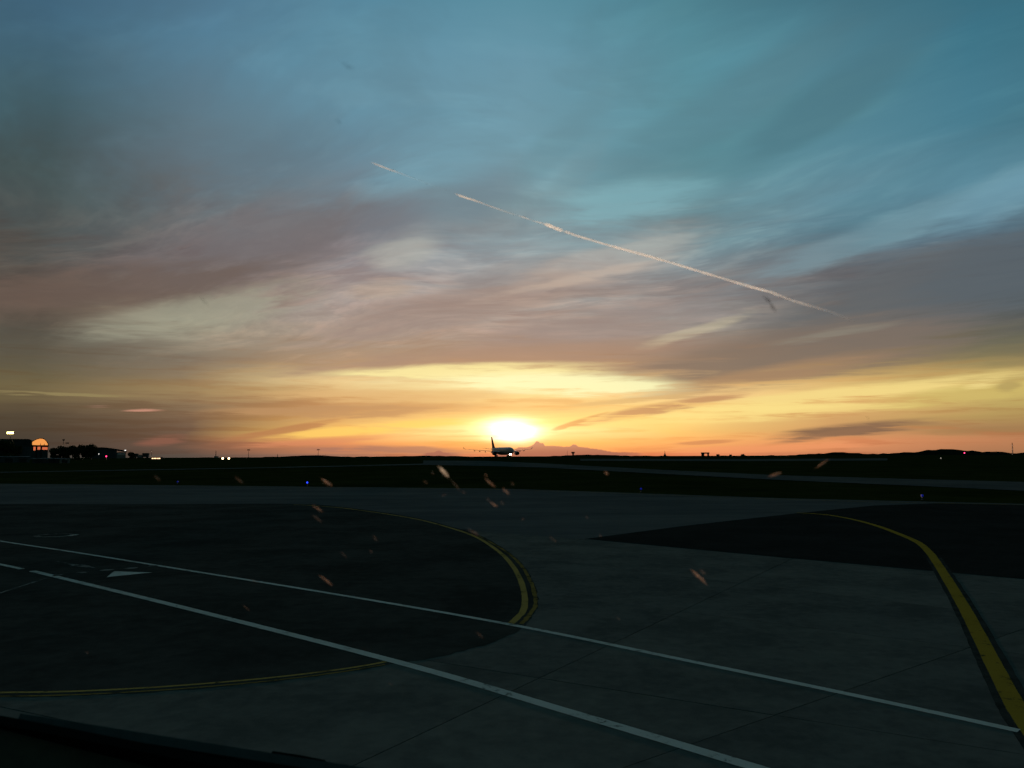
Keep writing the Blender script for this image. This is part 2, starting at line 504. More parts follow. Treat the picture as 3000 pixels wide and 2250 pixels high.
M['fuselage'] = mat('glare_tinted_fuselage', (0.56, 0.41, 0.38), 0.35, var=0.05, scale=0.4, spec=0.5)  # pinkish glare around the aircraft is mixed into this base colour
M['belly'] = mat('belly_paint', (0.14, 0.15, 0.18), 0.4, var=0.05, scale=0.4, spec=0.4)
M['fin'] = mat('fin_paint', (0.05, 0.03, 0.05), 0.4, var=0.1, scale=0.3, spec=0.4)
M['wing'] = mat('wing_metal', (0.22, 0.23, 0.25), 0.45, var=0.08, scale=0.5, spec=0.4)
M['nacelle'] = mat('nacelle_paint', (0.09, 0.09, 0.11), 0.4, var=0.05, scale=1, spec=0.4)
M['dark'] = mat('dark_metal', (0.02, 0.02, 0.02), 0.6, var=0.2, scale=2)
M['tyre'] = mat('tyre_rubber', (0.015, 0.015, 0.015), 0.85, var=0.2, scale=3)
M['steel'] = mat('galvanised_steel', (0.12, 0.12, 0.12), 0.6, var=0.15, scale=2, metal=0.3)
M['cladding'] = mat('hangar_cladding', (0.045, 0.065, 0.075), 0.7, var=0.2, scale=0.3, spec=0.2, stretch=(1, 1, 0.1))
M['roof'] = mat('hangar_roof', (0.035, 0.042, 0.045), 0.8, var=0.2, scale=0.3, spec=0.15)
M['pale_wall'] = mat('pale_wall', (0.20, 0.19, 0.18), 0.85, var=0.2, scale=0.4)
M['white_wall'] = mat('white_wall', (0.45, 0.45, 0.45), 0.8, var=0.1, scale=0.6)
M['shelter'] = mat('shelter_wall', (0.05, 0.05, 0.05), 0.85, var=0.2, scale=0.6)
M['lit_glass'] = lamp_mat('lit_glazing', (1.0, 0.36, 0.085), 0.95)
M['lit_low'] = lamp_mat('lit_low_glazing', (1.0, 0.22, 0.09), 0.65)
M['sodium'] = lamp_mat('sodium_lamp', (1.0, 0.75, 0.22), 12.0)
M['warm'] = lamp_mat('warm_lamp', (1.0, 0.62, 0.30), 14.0)
M['warm_dim'] = lamp_mat('warm_dim_lamp', (1.0, 0.60, 0.32), 3.0)
M['white_lamp'] = lamp_mat('white_lamp', (1.0, 0.93, 0.80), 40.0)
M['cool_lamp'] = lamp_mat('cool_lamp', (0.9, 0.85, 0.8), 2.0)
M['pale_lamp'] = lamp_mat('pale_lamp', (0.7, 0.6, 0.5), 0.35)
M['red_lamp'] = lamp_mat('red_lamp', (1.0, 0.03, 0.12), 8.0)
M['blue_lamp'] = lamp_mat('blue_lamp', (0.02, 0.05, 1.0), 3.0)
M['blue_dim'] = lamp_mat('blue_dim_lamp', (0.02, 0.04, 1.0), 0.14)

# ------------------------------------------------------------------ ground
def sstep(t):
    t = min(max(t, 0.0), 1.0)
    return t * t * (3 - 2 * t)


def height(y):
    z = 2.4 * sstep((y - 110.0) / 590.0)              # the field rises gently to a crest, then falls away
    if y > 720:
        z -= 0.012 * (min(y, 3000.0) - 720.0)
    return z


def strip_mesh(rows):
    """rows: lists of points, quads between"""
    mb = MB()
    n = len(rows[0])
    for r in rows:
        mb.v += r
    for i in range(len(rows) - 1):
        for j in range(n - 1):
            mb.f.append((i * n + j, i * n + j + 1, (i + 1) * n + j + 1, (i + 1) * n + j))
    return mb


ys = [-9000, -2000, -400, -60] + [0, 20, 40, 55, 70, 80, 90, 100, 110] + list(range(118, 260, 6)) + list(range(260, 800, 14)) + [850, 900, 1000, 1200, 1500, 2000, 2500, 3000, 4500, 6500, 9500]
xs = [-9500, -5000, -2500, -1200, -700] + list(range(-420, 421, 20)) + [700, 1200, 2500, 5000, 9500]
rows = []
for y in ys:
    rows.append([(x, y, height(y) - 0.07 + (rnd.uniform(-0.04, 0.04) if 85 < y < 800 and abs(x) < 430 else 0)) for x in xs])
tag(strip_mesh(rows).build('grass_field', M['grass'], smooth=True), kind='structure')


def catmull(p, n=8, closed=False):
    out = []
    P = [Vector((*q, 0)) for q in p]
    N = len(P)
    for i in range(N - 1):
        a, b, c, d = P[max(i - 1, 0)], P[i], P[i + 1], P[min(i + 2, N - 1)]
        for k in range(n):
            t = k / n
            q = 0.5 * ((2 * b) + (c - a) * t + (2 * a - 5 * b + 4 * c - d) * t * t + (3 * b - a - 3 * c + d) * t ** 3)
            out.append((q.x, q.y))
    out.append(tuple(p[-1]))
    return out


def sheet(name, poly, z, m, parent=None, cuts=()):
    """a flat polygon laid on the ground, cut across so that it follows the slope"""
    bm = bmesh.new()
    bm.faces.new([bm.verts.new((x, y, 0)) for x, y in poly])
    for y in cuts:
        bmesh.ops.bisect_plane(bm, geom=list(bm.verts) + list(bm.edges) + list(bm.faces), plane_co=(0, y, 0), plane_no=(0, 1, 0))
    bmesh.ops.triangulate(bm, faces=bm.faces)
    for v in bm.verts:
        v.co.z = height(v.co.y) + z
    bmesh.ops.recalc_face_normals(bm, faces=bm.faces)
    if sum(f.normal.z for f in bm.faces) < 0:
        bmesh.ops.reverse_faces(bm, faces=bm.faces)
    me = bpy.data.meshes.new(name)
    bm.to_mesh(me)
    bm.free()
    me.materials.append(m)
    o = bpy.data.objects.new(name, me)
    COL.objects.link(o)
    o.parent = parent
    return o


def ribbon(name, line, w, z, m, parent=None, jag=0.0, w_end=None):
    """a painted line of constant width along a polyline"""
    mb = MB()
    N = len(line)
    for i, (x, y) in enumerate(line):
        a, b = line[max(i - 1, 0)], line[min(i + 1, N - 1)]
        d = Vector((b[0] - a[0], b[1] - a[1])).normalized()
        n = Vector((-d.y, d.x))
        ww = w if w_end is None else w + (w_end - w) * i / (N - 1)
        for s in (-0.5, 0.5):
            j = ww * s + rnd.uniform(-jag, jag)
            mb.v.append((x + n.x * j, y + n.y * j, height(y) + z))
    for i in range(N - 1):
        mb.f.append((2 * i, 2 * i + 1, 2 * i + 3, 2 * i + 2))
    o = mb.build(name, m, parent)
    if o.data.polygons[0].normal.z < 0:
        o.data.flip_normals()
    return o


def line_pts(a, b, step=0.5):
    n = max(int(math.hypot(b[0] - a[0], b[1] - a[1]) / step), 1)
    return [(a[0] + (b[0] - a[0]) * i / n, a[1] + (b[1] - a[1]) * i / n) for i in range(n + 1)]


# ---- concrete apron: a dark bed with separate slabs, open joints between them
apron = tag(sheet('apron', [(-70, -20), (70, -20), (70, 58), (34, 58), (-70, 76)], -0.03, M['sealant']), kind='structure')
region = [(-22.0, 3.0), (34.0, 3.0), (34.0, 26.0), (18.4, 29.3), (-1.5, 48.0), (-22.0, 48.0)]


def cut(poly, p, d):
    """split a convex polygon by the line through p along d"""
    n = (-d[1], d[0])
    s = [(q[0] - p[0]) * n[0] + (q[1] - p[1]) * n[1] for q in poly]
    out = ([], [])
    for i in range(len(poly)):
        a, b, sa, sb = poly[i], poly[(i + 1) % len(poly)], s[i], s[(i + 1) % len(poly)]
        if sa >= 0:
            out[0].append(a)
        if sa <= 0:
            out[1].append(a)
        if sa * sb < 0:
            t = sa / (sa - sb)
            c = (a[0] + (b[0] - a[0]) * t, a[1] + (b[1] - a[1]) * t)
            out[0].append(c)
            out[1].append(c)
    return [o for o in out if len(o) > 2]


J1, J2, J3, J4 = (1.72, 12.11), (1.48, 18.17), (4.02, 32.26), (1.32, 16.19)
dirs = {1: (0.786, 0.618), 2: (0.531, 0.847), 3: (0.715, -0.70), 4: (0.86, -0.51)}
polys = [region]
for p, d in ((J1, dirs[1]), (J2, dirs[2]), (J3, dirs[3]), (J4, dirs[4]), ((6.0, 22.5), (0.80, -0.60)), ((13.0, 12.0), (0.80, 0.60)), ((-9.0, 18.0), (0.45, 0.89)), ((4.0, 8.6), (0.9, -0.43)), ((20.0, 20.0), (0.62, 0.78))):
    polys = [q for c in polys for q in cut(c, p, d)]
for q in polys:
    c = Vector((sum(p[0] for p in q) / len(q), sum(p[1] for p in q) / len(q)))
    qq = []
    for p in q:
        v = Vector(p) - c
        qq.append(c + v * max(1 - 0.016 / max(v.length, 0.05), 0.5))
    n = len(qq)
    dz = rnd.uniform(-0.003, 0.0)
    mb = MB().loft([[(p.x, p.y, -0.02) for p in qq], [(p.x, p.y, dz) for p in qq]])
    mb.build('concrete_slab', M[rnd.choice(('concrete', 'concrete_pale', 'concrete_dark'))], apron)

# ---- pavements laid beside and over it
edge = [(-150, 142), (-110, 137), (-82.76, 130.73), (-37.12, 117.21), (-0.05, 105.08), (27.17, 80.8), (44.76, 71), (64, 62), (95, 45)]
low_edge = [(95, -30), (60, -9.0), (30, 17.9), (18.18, 29.08), (10.6, 36.29), (3.59, 43.16), (-1.01, 46.85), (-8, 54), (-20, 66), (-150, 70)]
tag(sheet('taxiway', edge + low_edge, 0.0015, M['old_asphalt'], cuts=list(range(112, 145, 4))), kind='structure')
tag(ribbon('taxiway_edge_line', catmull([(-100, 131.5), (-60, 120.6), (-37, 114.6), (-1, 102.5), (26.5, 79.0), (43.5, 69.6), (62, 60.8)], 10), 0.3, 0.004, M['faint_yellow']), 'faint edge line along the far side of the taxiway before the grass', 'road marking')

wedge = [(3.81, 43.15), (10.59, 50.58), (21.16, 60.75), (30.91, 69.42), (38.32, 72.35), (52, 66), (80, 47), (80, -25), (60, -8.6), (30, 18.3), (18.18, 29.08), (10.6, 36.29)]
tag(sheet('asphalt_wedge', wedge, 0.003, M['new_asphalt']), kind='structure')

inner = catmull([(-19.87, 73.65), (-14.49, 68.73), (-7.32, 57.81), (-3.53, 49.06), (-1.87, 43.86), (-0.66, 37.88), (-0.03, 33.25), (0.28, 29.24), (0.38, 26.11), (0.32, 23.85), (0.12, 22.63), (-0.11, 21.66)], 8)
rim = catmull([(-47, 75.6), (-31, 74.8), (-20.15, 74.66), (-14.77, 70.07), (-7.48, 59.08), (-3.61, 50.19), (-1.73, 44.94), (-0.27, 38.13), (0.48, 32.74), (0.76, 28.11), (0.78, 24.92), (0.63, 23.34), (0.26, 21.41), (-0.43, 19.78), (-1.55, 18.48), (-2.59, 17.76), (-3.55, 17.07), (-4.78, 16.46), (-5.97, 16.03), (-7.16, 15.73), (-8.36, 15.55), (-9.8, 15.5), (-14, 15.4), (-22, 15.8)], 8)
rim = [(x + rnd.uniform(-0.035, 0.035), y + rnd.uniform(-0.05, 0.05)) for x, y in rim]
tag(sheet('asphalt_island', rim + [(-60, 17), (-60, 76)], 0.003, M['asphalt']), kind='structure')

# ---- far taxiways across the grass
CUTS = list(range(60, 110, 10)) + list(range(112, 460, 6))
far = [(-46.37, 420.62), (-13.68, 400.61), (13.38, 319.16), (40.03, 211.08), (54.25, 160.87), (67.15, 138.54), (77.56, 122.71), (90, 100), (66, 80), (59.79, 94.69), (54.05, 111.6), (45.12, 133.87), (32.91, 173.63), (10.3, 245.97), (-9.43, 276.19), (-32.99, 299.31)]
tag(sheet('far_taxiway', far, 0.02, M['far_taxiway'], cuts=CUTS), kind='structure')
thin = [(-190, 186), (-131.02, 206.73), (-83.44, 246.66), (-57.78, 273.05), (-32.99, 299.31), (-36.27, 329.06), (-61.42, 290.24), (-87.58, 258.87), (-136.68, 215.64), (-190, 190)]
tag(sheet('perimeter_road', thin, 0.026, M['far_taxiway'], cuts=CUTS), kind='structure')
band = [(39.59, 470.03), (118.45, 431.55), (203.31, 437.48), (170.55, 367.08), (99.57, 362.88), (32.8, 389.48)]
tag(sheet('runway', band, 0.03, M['far_taxiway'], cuts=list(range(200, 700, 14))), kind='structure')

# ---- painted markings
def paint(o, label, cat='road marking', group=None):
    return tag(o, label, cat, group)


paint(ribbon('white_line', catmull([(-36.0, 50.2), (-27.16, 43.14), (-20.27, 37.92), (-14.79, 33.62), (-5.5, 26.29), (-0.02, 21.7), (3.71, 18.05), (6.34, 15.42), (8.19, 13.46)], 12), 0.20, 0.0065, M['white_paint']), 'long thin white road line, the farther of the two across the apron')
paint(ribbon('white_line', catmull([(-18.8, 31.97), (-10.35, 24.8), (-2.64, 18.05), (1.16, 14.32), (3.5, 11.95), (6.4, 9.0)], 12), 0.26, 0.0065, M['white_paint']), 'broad white road line, the nearer of the two, running to the bottom edge')
paint(ribbon('white_line', line_pts((-27.0, 38.4), (-19.54, 32.55)), 0.22, 0.0065, M['white_paint']), 'short white line piece at the left edge beyond the gap')
paint(ribbon('white_line', line_pts((-16.85, 26.9), (-17.22, 30.28)), 0.10, 0.0065, M['faint_white']), 'thin faint white line slanting in from the left edge')
paint(sheet('white_tick', [(-17.24, 30.53), (-17.4, 31.05), (-17.06, 31.04), (-16.95, 30.61)], 0.0065, M['faint_white']), 'small white tick just past the broad white line at left')
paint(sheet('painted_arrow', [(-19.46, 34.8), (-19.38, 34.84), (-18.09, 33.81), (-17.8, 33.9), (-16.66, 32.68), (-18.14, 33.45), (-18.09, 33.6)], 0.0065, M['faint_white']), 'narrow painted white arrow between the two white road lines')
paint(sheet('give_way_triangle', [(-15.05, 30.31), (-15.52, 31.8), (-13.89, 31.45)], 0.0065, M['white_paint']), 'solid white give way triangle painted on the dark asphalt')
dashes = [((222, 1679), (232, 1675.5), (263, 1674.5), (252, 1678.5)), ((290, 1672.5), (305, 1669), (337, 1668), (322, 1671.5)), ((363, 1667), (375, 1663.5), (407, 1662.5), (395, 1666))]
dash_pts = [
    ([(-16.78, 31.38), (-16.82, 31.7), (-16.45, 31.78), (-16.41, 31.42)], 'white stop line dash nearest the broad white line'),
    ([(-16.18, 31.96), (-16.15, 32.28), (-15.76, 32.37), (-15.8, 32.04)], 'white stop line dash touching the give way triangle'),
    ([(-15.45, 32.45), (-15.44, 32.79), (-15.05, 32.88), (-15.05, 32.54)], 'white stop line dash above the point of the give way triangle'),
    ([(-14.81, 33.17), (-14.86, 33.47), (-14.54, 33.56), (-14.49, 33.21)], 'white stop line dash touching the thin farther white line'),
]
for q, lb in dash_pts:
    paint(sheet('stop_line_dash', q, 0.0075, M['faint_white']), lb, group='stop line dashes')
# oval ground sign
ring = empty('painted_roundel', (*(-25.92, 46.06), 0.005))
tag(ring, 'faint oval painted ring on dark asphalt near the left edge', 'road marking')
mb = MB()
for k in range(40):
    t = 2 * math.pi * k / 40
    for r in (0.86, 1.08):
        mb.v.append((r * math.cos(t), r * math.sin(t) * 0.9, 0))
for k in range(40):
    j = (k + 1) % 40
    mb.f.append((2 * k, 2 * k + 1, 2 * j + 1, 2 * j))
mb.build('ring_band', M['faint_white'], ring)
MB().add([(0.86, -0.35, 0.003), (1.14, -0.2, 0.003), (1.14, 0.5, 0.003), (0.86, 0.3, 0.003)], [(0, 1, 2, 3)]).build('ring_patch', M['white_paint'], ring)

# taxi line at right, yellow on a black border
yr = catmull([(21.53, 61.44), (22.9, 59.32), (23.07, 55.01), (22.48, 50.12), (21.34, 44.7), (20.32, 40.81), (18.86, 36.93), (17.23, 33.11), (14.96, 27.95), (12.8, 23.13), (10.81, 18.81), (9.2, 15.32), (8.5, 13.7), (6.9, 9.6)], 8)
paint(ribbon('line_border', yr[52:], 0.62, 0.0042, M['black_paint'], jag=0.012), 'black border under the straight part of the yellow taxi line')
paint(ribbon('yellow_taxi_line', yr, 0.34, 0.0055, M['yellow_paint'], jag=0.006), 'broad yellow taxi line curving down the right side of the apron')
# double yellow edge line round the island
paint(ribbon('yellow_edge_line', inner, 0.20, 0.0050, M['edge_yellow'], jag=0.008), 'inner yellow edge line round the far curve of the asphalt island')
outer = catmull([(-1.81, 44.76), (-0.35, 38), (0.38, 32.74), (0.67, 28.11), (0.69, 24.93), (0.56, 23.54), (0.23, 21.83)], 8)
paint(ribbon('yellow_edge_line', outer, 0.13, 0.0050, M['faint_yellow'], jag=0.02), 'worn outer yellow edge line at the right tip of the asphalt island')
low_in = catmull([(-2.76, 17.96), (-3.61, 17.36), (-4.87, 16.75), (-6.09, 16.33), (-7.29, 16.02), (-8.51, 15.83), (-9.79, 15.78), (-14, 15.7)], 8)
low_out = catmull([(-2.75, 17.73), (-3.57, 17.15), (-4.8, 16.53), (-6, 16.11), (-7.19, 15.8), (-8.39, 15.61), (-9.63, 15.54), (-14, 15.5)], 8)
paint(ribbon('yellow_edge_line', low_in, 0.10, 0.0050, M['edge_yellow'], jag=0.006), 'inner yellow edge line along the near side of the asphalt island')
paint(ribbon('yellow_edge_line', low_out, 0.07, 0.0050, M['faint_yellow'], jag=0.008), 'outer thin yellow edge line along the near side of the asphalt island')

# ------------------------------------------------------------------ hills on the skyline
def ridge(name, pts, depth, seed, rough=1.0, step=14.0):
    r = random.Random(seed)
    prof = []
    for (x0, y0, z0), (x1, y1, z1) in zip(pts, pts[1:]):
        n = max(int(abs(x1 - x0) / step), 1)
        for k in range(n):
            t = k / n
            prof.append((x0 + (x1 - x0) * t, y0 + (y1 - y0) * t, z0 + (z1 - z0) * sstep(t)))
    prof.append(pts[-1])
    rowsr = []
    for f, dy in ((0.0, -depth), (0.55, -depth * 0.45), (0.92, -depth * 0.12), (1.0, 0.0), (0.85, depth * 0.25), (0.0, depth)):
        rowsr.append([(x + r.uniform(-4, 4), y + dy + r.uniform(-3, 3), -28 + (z + 28) * f + (r.uniform(-1, 1) * rough if f > 0.5 else 0)) for x, y, z in prof])
    return tag(strip_mesh(rowsr).build(name, M['hill']), kind='structure')


ridge('hill', [(658.93, 2600, -3.82), (878.87, 2600, -2.94), (989.02, 2600, 2.15), (1033.13, 2600, 5.29), (1066.21, 2600, 7.37), (1099.07, 2600, 3.96), (1164.91, 2600, 0.45), (1230.99, 2600, 2.41), (1297.17, 2600, 6.56), (1352.51, 2600, 13.5), (1418.62, 2600, 15.46), (1462.36, 2600, 10.37), (1517.12, 2600, 5.8), (1561.17, 2600, 6.74), (1610.41, 2600, 2.19), (1758.91, 2600, 2.76), (2199.23, 2600, 7.81)], 260, 3, 1.6)
ridge('hill', [(-1861.16, 2200, -7.56), (-1396.11, 2200, -6.4), (-996.07, 2200, -6.87), (-875.27, 2200, -2.65), (-791.55, 2200, -2.02), (-707.78, 2200, -3.24), (-652.02, 2200, -0.65), (-586.94, 2200, 1.9), (-531.12, 2200, 3.1), (-479.9, 2200, 0.61), (-447.3, 2200, -1.36), (-344.96, 2200, -0.33), (-233.31, 2200, 0.21), (-149.56, 2200, -0.54), (-75.12, 2200, -2.66)], 220, 5, 0.9)
ridge('hill', [(60.15, 2400, -3.29), (141.36, 2400, -1.05), (222.6, 2400, 1.2), (293.63, 2400, -0.57), (354.52, 2400, -1.79), (486.44, 2400, -3.26), (669.12, 2400, -3.9)], 220, 9, 1.0)

# ------------------------------------------------------------------ trees
def tree(u, w, h, label, seed, group=None, trunk=True):
    """u: base point; a crown of leaf-sized faces in uneven clumps on a forked trunk"""
    r = random.Random(seed)
    x, y, z = u
    root = tag(empty('tree', (x, y, z)), label, 'tree', group)
    mb = MB().tube((0, 0, -0.3), (0.1, 0, h * 0.35), w * 0.045, w * 0.03, 8)
    limbs = []
    for k in range(7):
        a = k * 0.9 + r.uniform(-0.3, 0.3)
        e = (math.cos(a) * w * r.uniform(0.2, 0.36), math.sin(a) * w * r.uniform(0.2, 0.36), h * r.uniform(0.5, 0.85))
        limbs.append(e)
        mb.tube((0.1, 0, h * r.uniform(0.2, 0.34)), e, w * 0.02, w * 0.006, 6)
    mb.build('trunk', M['bark'], root)
    cr = MB()
    clumps = [(e[0], e[1], e[2], w * r.uniform(0.16, 0.26)) for e in limbs] + [(r.uniform(-.3, .3) * w, r.uniform(-.3, .3) * w, h * r.uniform(0.12, 0.9), w * r.uniform(0.14, 0.26)) for _ in range(14)]
    for cx, cy, cz, cr_ in clumps:
        for _ in range(150):
            d = Vector((r.gauss(0, 1), r.gauss(0, 1), r.gauss(0, 0.8))).normalized() * cr_ * r.uniform(0.5, 1.05)
            c = Vector((cx, cy, cz)) + d
            a = Vector((r.gauss(0, 1), r.gauss(0, 1), r.gauss(0, 1))).normalized()
            b = a.orthogonal().normalized()
            s = w * r.uniform(0.035, 0.07)
            cr.add([c - a * s, c + b * s * 0.6, c + a * s, c - b * s * 0.6], [(0, 1, 2, 3)])
    cr.build('crown', M['leaf'], root)
    return root


G_TREE = 'dark trees on the left skyline'
tree((*(-294.65, 470, 1.57)[:2], height(470)), 9.5, 11.5, 'broad dark tree at the left edge under the lit mast', 11, G_TREE)
tree((*(-295.64, 480, 1.48)[:2], height(480)), 7.5, 8.6, 'lower dark tree just right of the lit mast', 12, G_TREE)
tree((*(-283.48, 500, 2.33)[:2], height(500)), 6.5, 7.4, 'small dark tree right of the glowing arch', 13, G_TREE)
tree((*(-280.76, 505, 2.28)[:2], height(505)), 7.5, 8.2, 'dark tree below the taller of the two thin masts', 14, G_TREE)
tree((*(-272.49, 500, 2.29)[:2], height(500)), 7.5, 8.6, 'dark tree below the shorter of the two thin masts', 15, G_TREE)
tree((*(-266.57, 500, 2.27)[:2], height(500)), 8.0, 9.0, 'dark tree in the middle of the left tree clump', 16, G_TREE)
tree((*(-261.07, 500, 2.25)[:2], height(500)), 8.0, 9.6, 'tallest dark tree of the clump beside the curved roof hangar', 17, G_TREE)
tree((*(-264.19, 560, 1.41)[:2], height(560)), 5.0, 4.6, 'low dark bush right of the curved roof hangar', 18)
for k, (u, wd, hh, lb) in enumerate((((229.63, 900, 2.18), 4, 2.9, 'small bush right of the open framed shelter on the skyline'), ((243.33, 900, 2.14), 3.4, 2.5, 'second small bush from the open framed shelter on the skyline'), ((257.03, 900, 2.09), 4, 3.0, 'third small bush from the open framed shelter on the skyline'))):
    tree((u[0], u[1], height(900)), wd, hh, lb, 30 + k, 'bushes on the right skyline')

# ------------------------------------------------------------------ buildings at left
def place(u):
    return (u[0], u[1], height(u[1]))


def facing(name, base, label, cat, group=None):
    """base: (x, y); the thing's front squarely faces the apron, its depth runs straight back"""
    x, y = base
    return tag(empty(name, (x, y, height(y)), -math.atan2(x, y)), label, cat, group)


# long hangar whose rounded end glows
zg = height(540.0)
hg = facing('hangar', (-329.51, 540, 12.48)[:2], 'long dark hangar with a glowing orange rounded end window', 'hangar')
def hq(p):                                            # (across, absolute height) to the hangar's own frame
    return (p[0], p[1] - zg)
WL, T = hq((-59.36, 15.28))[0], hq((-0.42, 15.67))[1]
WR = hq((16.48, 14.86))[0]
MB().box(WL, WR - 0.3, 0.35, 40, -1.0, T * 0.62).build('wall', M['cladding'], hg)
arc = [(WL, T * 0.62), (WL, T * 0.985)] + [hq(p) for p in ((4.68, 15.71), (6.9, 14.57), (8.25, 15.39), (9.82, 16.09), (11.6, 16.45), (13.21, 16.23), (14.66, 15.2), (15.72, 13.7), (16.39, 12.08))] + [(WR, T * 0.62)]
MB().loft([[(x, 0.36, z) for x, z in arc], [(x, 40, z) for x, z in arc]]).build('roof', M['roof'], hg)
win = [hq(p) for p in ((6.82, 11.7), (6.74, 13.65), (8.08, 14.69), (9.64, 15.51), (11.22, 15.94), (12.82, 15.81), (14.06, 15.08), (15.11, 13.81), (15.77, 12.54), (16.02, 11.38))]
MB().loft([[(x, 0.10, z) for x, z in win], [(x, 0.30, z) for x, z in win]]).build('window', M['lit_glass'], hg)
for p in ((11.59, 11.83), (13.79, 11.72)):
    X, Z = hq(p)
    MB().tube((X, -0.05, Z - 0.2), (X, -0.05, Z + 1.0), 0.22, 0.08, 8).build('finial', M['dark'], hg)
(X0, Z0), (X1, Z1) = hq((6.47, 10.67)), hq((16.41, 11.57))
MB().box(X0, X1, -0.25, 0.34, Z0, Z1).build('beam', M['dark'], hg)
for p, q in (((7.57, 8.03), (8.86, 10.44)), ((9.93, 8.49), (11.64, 10.45)), ((12.72, 8.49), (15.86, 10.22))):
    p, q = hq(p), hq(q)
    MB().box(p[0], q[0], 0.12, 0.30, p[1], q[1]).build('window', M['lit_low'], hg)
for p in ((9.4, 9.29), (12.19, 9.3)):
    MB().box(p[0] - 0.45, p[0] + 0.45, -0.1, 0.34, 0, Z0).build('post', M['dark'], hg)

# hangar with a curved roof falling to the right
g2 = height(620.0)
h2 = facing('hangar', (-309.72, 620, 5.58)[:2], 'curved roof hangar with a pale end wall and a bright corner light', 'hangar')
pr = [(x, z - g2) for x, z in ((-13.64, 10.02), (-9.51, 10.54), (-6.03, 10.67), (-2.05, 10.49), (2.2, 9.89), (6.48, 9.1), (11.99, 8.04))]
under = [(x, z - 1.1) for x, z in reversed(pr)]
MB().loft([[(x, -0.6, z) for x, z in pr + under], [(x, 30, z) for x, z in pr + under]]).build('roof', M['roof'], h2)
xs_ = (5.18, 5.56)[0]
wp_ = [(x, z - 1.12) for x, z in pr if x < xs_]
wp_ = [(pr[0][0] + .5, -1)] + [(max(x, pr[0][0] + .5), z) for x, z in wp_] + [(xs_ - .02, wp_[-1][1] - 0.35), (xs_ - .02, -1)]
MB().loft([[(x, 0, z) for x, z in wp_], [(x, 29, z) for x, z in wp_]]).build('wall', M['cladding'], h2)
xe = pr[-1][0] - 0.5
MB().box(xs_ + .02, xe, 0.1, 29, -1, pr[-1][1] - 1.2).build('end_wall', M['pale_wall'], h2)
MB().box(xs_ + .6, xe - .6, 0.02, 0.16, pr[-1][1] - 3.2, pr[-1][1] - 1.8).build('window_band', M['white_wall'], h2)
lx_, lz_ = (11.01, 8.65)
MB().tube((lx_, -0.9, lz_ - g2 - 0.6), (lx_, -0.9, lz_ - g2), 0.5, 0.55, 10).build('corner_light', M['cool_lamp'], h2)

# low sheds in front of the hangars
def shed(name, label, base, left, right, depth, m, roof_m, doors=2):
    t = facing(name, base, label, 'shed')
    (x0, z0), (x1, _) = left, right
    w0, h = x1 - x0, z0 - height(base[1])
    MB().box(x0, x1, 0, depth, -1.0, h * 0.86).build('wall', m, t)
    MB().add([(x0 - .3, -.3, h * .86 + .005), (x1 + .3, -.3, h * .86 + .005), (x1 + .3, depth + .3, h * .86 + .005), (x0 - .3, depth + .3, h * .86 + .005), (x0 - .3, depth * .5, h), (x1 + .3, depth * .5, h)], [(0, 1, 5, 4), (2, 3, 4, 5), (1, 2, 5), (3, 0, 4), (0, 3, 2, 1)]).build('roof', roof_m, t)
    for k in range(doors):
        X = x0 + (k + 0.5) * w0 / doors
        MB().box(X - w0 * .28 / doors, X + w0 * .28 / doors, -0.06, 0.02, 0, h * 0.62).build('door', M['dark'], t)
    return t


shed('service_shed', 'wide low dark shed at the left edge below the hangar', (-253.81, 400, 2.01)[:2], (-16.71, 4.28), (12.55, 4.15), 14, M['cladding'], M['roof'], 5)
shed('service_shed', 'low grey shed in front of the trees at left', (-220.23, 380, 2.06)[:2], (-4.9, 3.37), (5.96, 3.31), 10, M['shelter'], M['roof'], 2)
shed('service_shed', 'pale short shed at the right end of the left shed row', (-209.48, 378, 2.04)[:2], (-2.15, 3.25), (2.04, 3.23), 9, M['pale_wall'], M['roof'], 1)


# trucks as boxes on wheels, cab and body
def truck(u, ln, ht, label, flip=1):
    x, y = u[0], u[1]
    t = tag(empty('box_truck', (x, y, height(y))), label, 'truck', 'trucks parked by the hangar')
    MB().box(-ln / 2, ln / 2 - 1.9, -1.2, 1.2, 0.9, ht).build('cargo_box', M['shelter'], t, bevel=0.05)
    MB().add([(ln / 2 - 1.75, -1.15, .6), (ln / 2, -1.15, .6), (ln / 2, -1.15, 1.7), (ln / 2 - .45, -1.15, 2.7), (ln / 2 - 1.75, -1.15, 2.7), (ln / 2 - 1.75, 1.15, .6), (ln / 2, 1.15, .6), (ln / 2, 1.15, 1.7), (ln / 2 - .45, 1.15, 2.7), (ln / 2 - 1.75, 1.15, 2.7)], [(0, 1, 2, 3, 4), (9, 8, 7, 6, 5), (0, 5, 6, 1), (1, 6, 7, 2), (2, 7, 8, 3), (3, 8, 9, 4), (4, 9, 5, 0)]).build('cab', M['pale_wall'], t)
    for X in (-ln / 2 + 1.2, ln / 2 - 1.0):
        for s in (-1, 1):
            MB().tube((X, s * 0.85, 0.48), (X, s * 1.15, 0.48), 0.48, n=14).build('wheel', M['tyre'], t)
    t.rotation_euler.z = 0 if flip > 0 else math.pi
    return t


truck((-279.02, 600, 1.68), 3.6 + 1.4, 3.6, 'smaller dark box truck silhouette right of the curved roof hangar')
truck((-273.44, 600, 1.66), 6.2, 3.9, 'larger dark box truck silhouette beside the row of warm lights', -1)

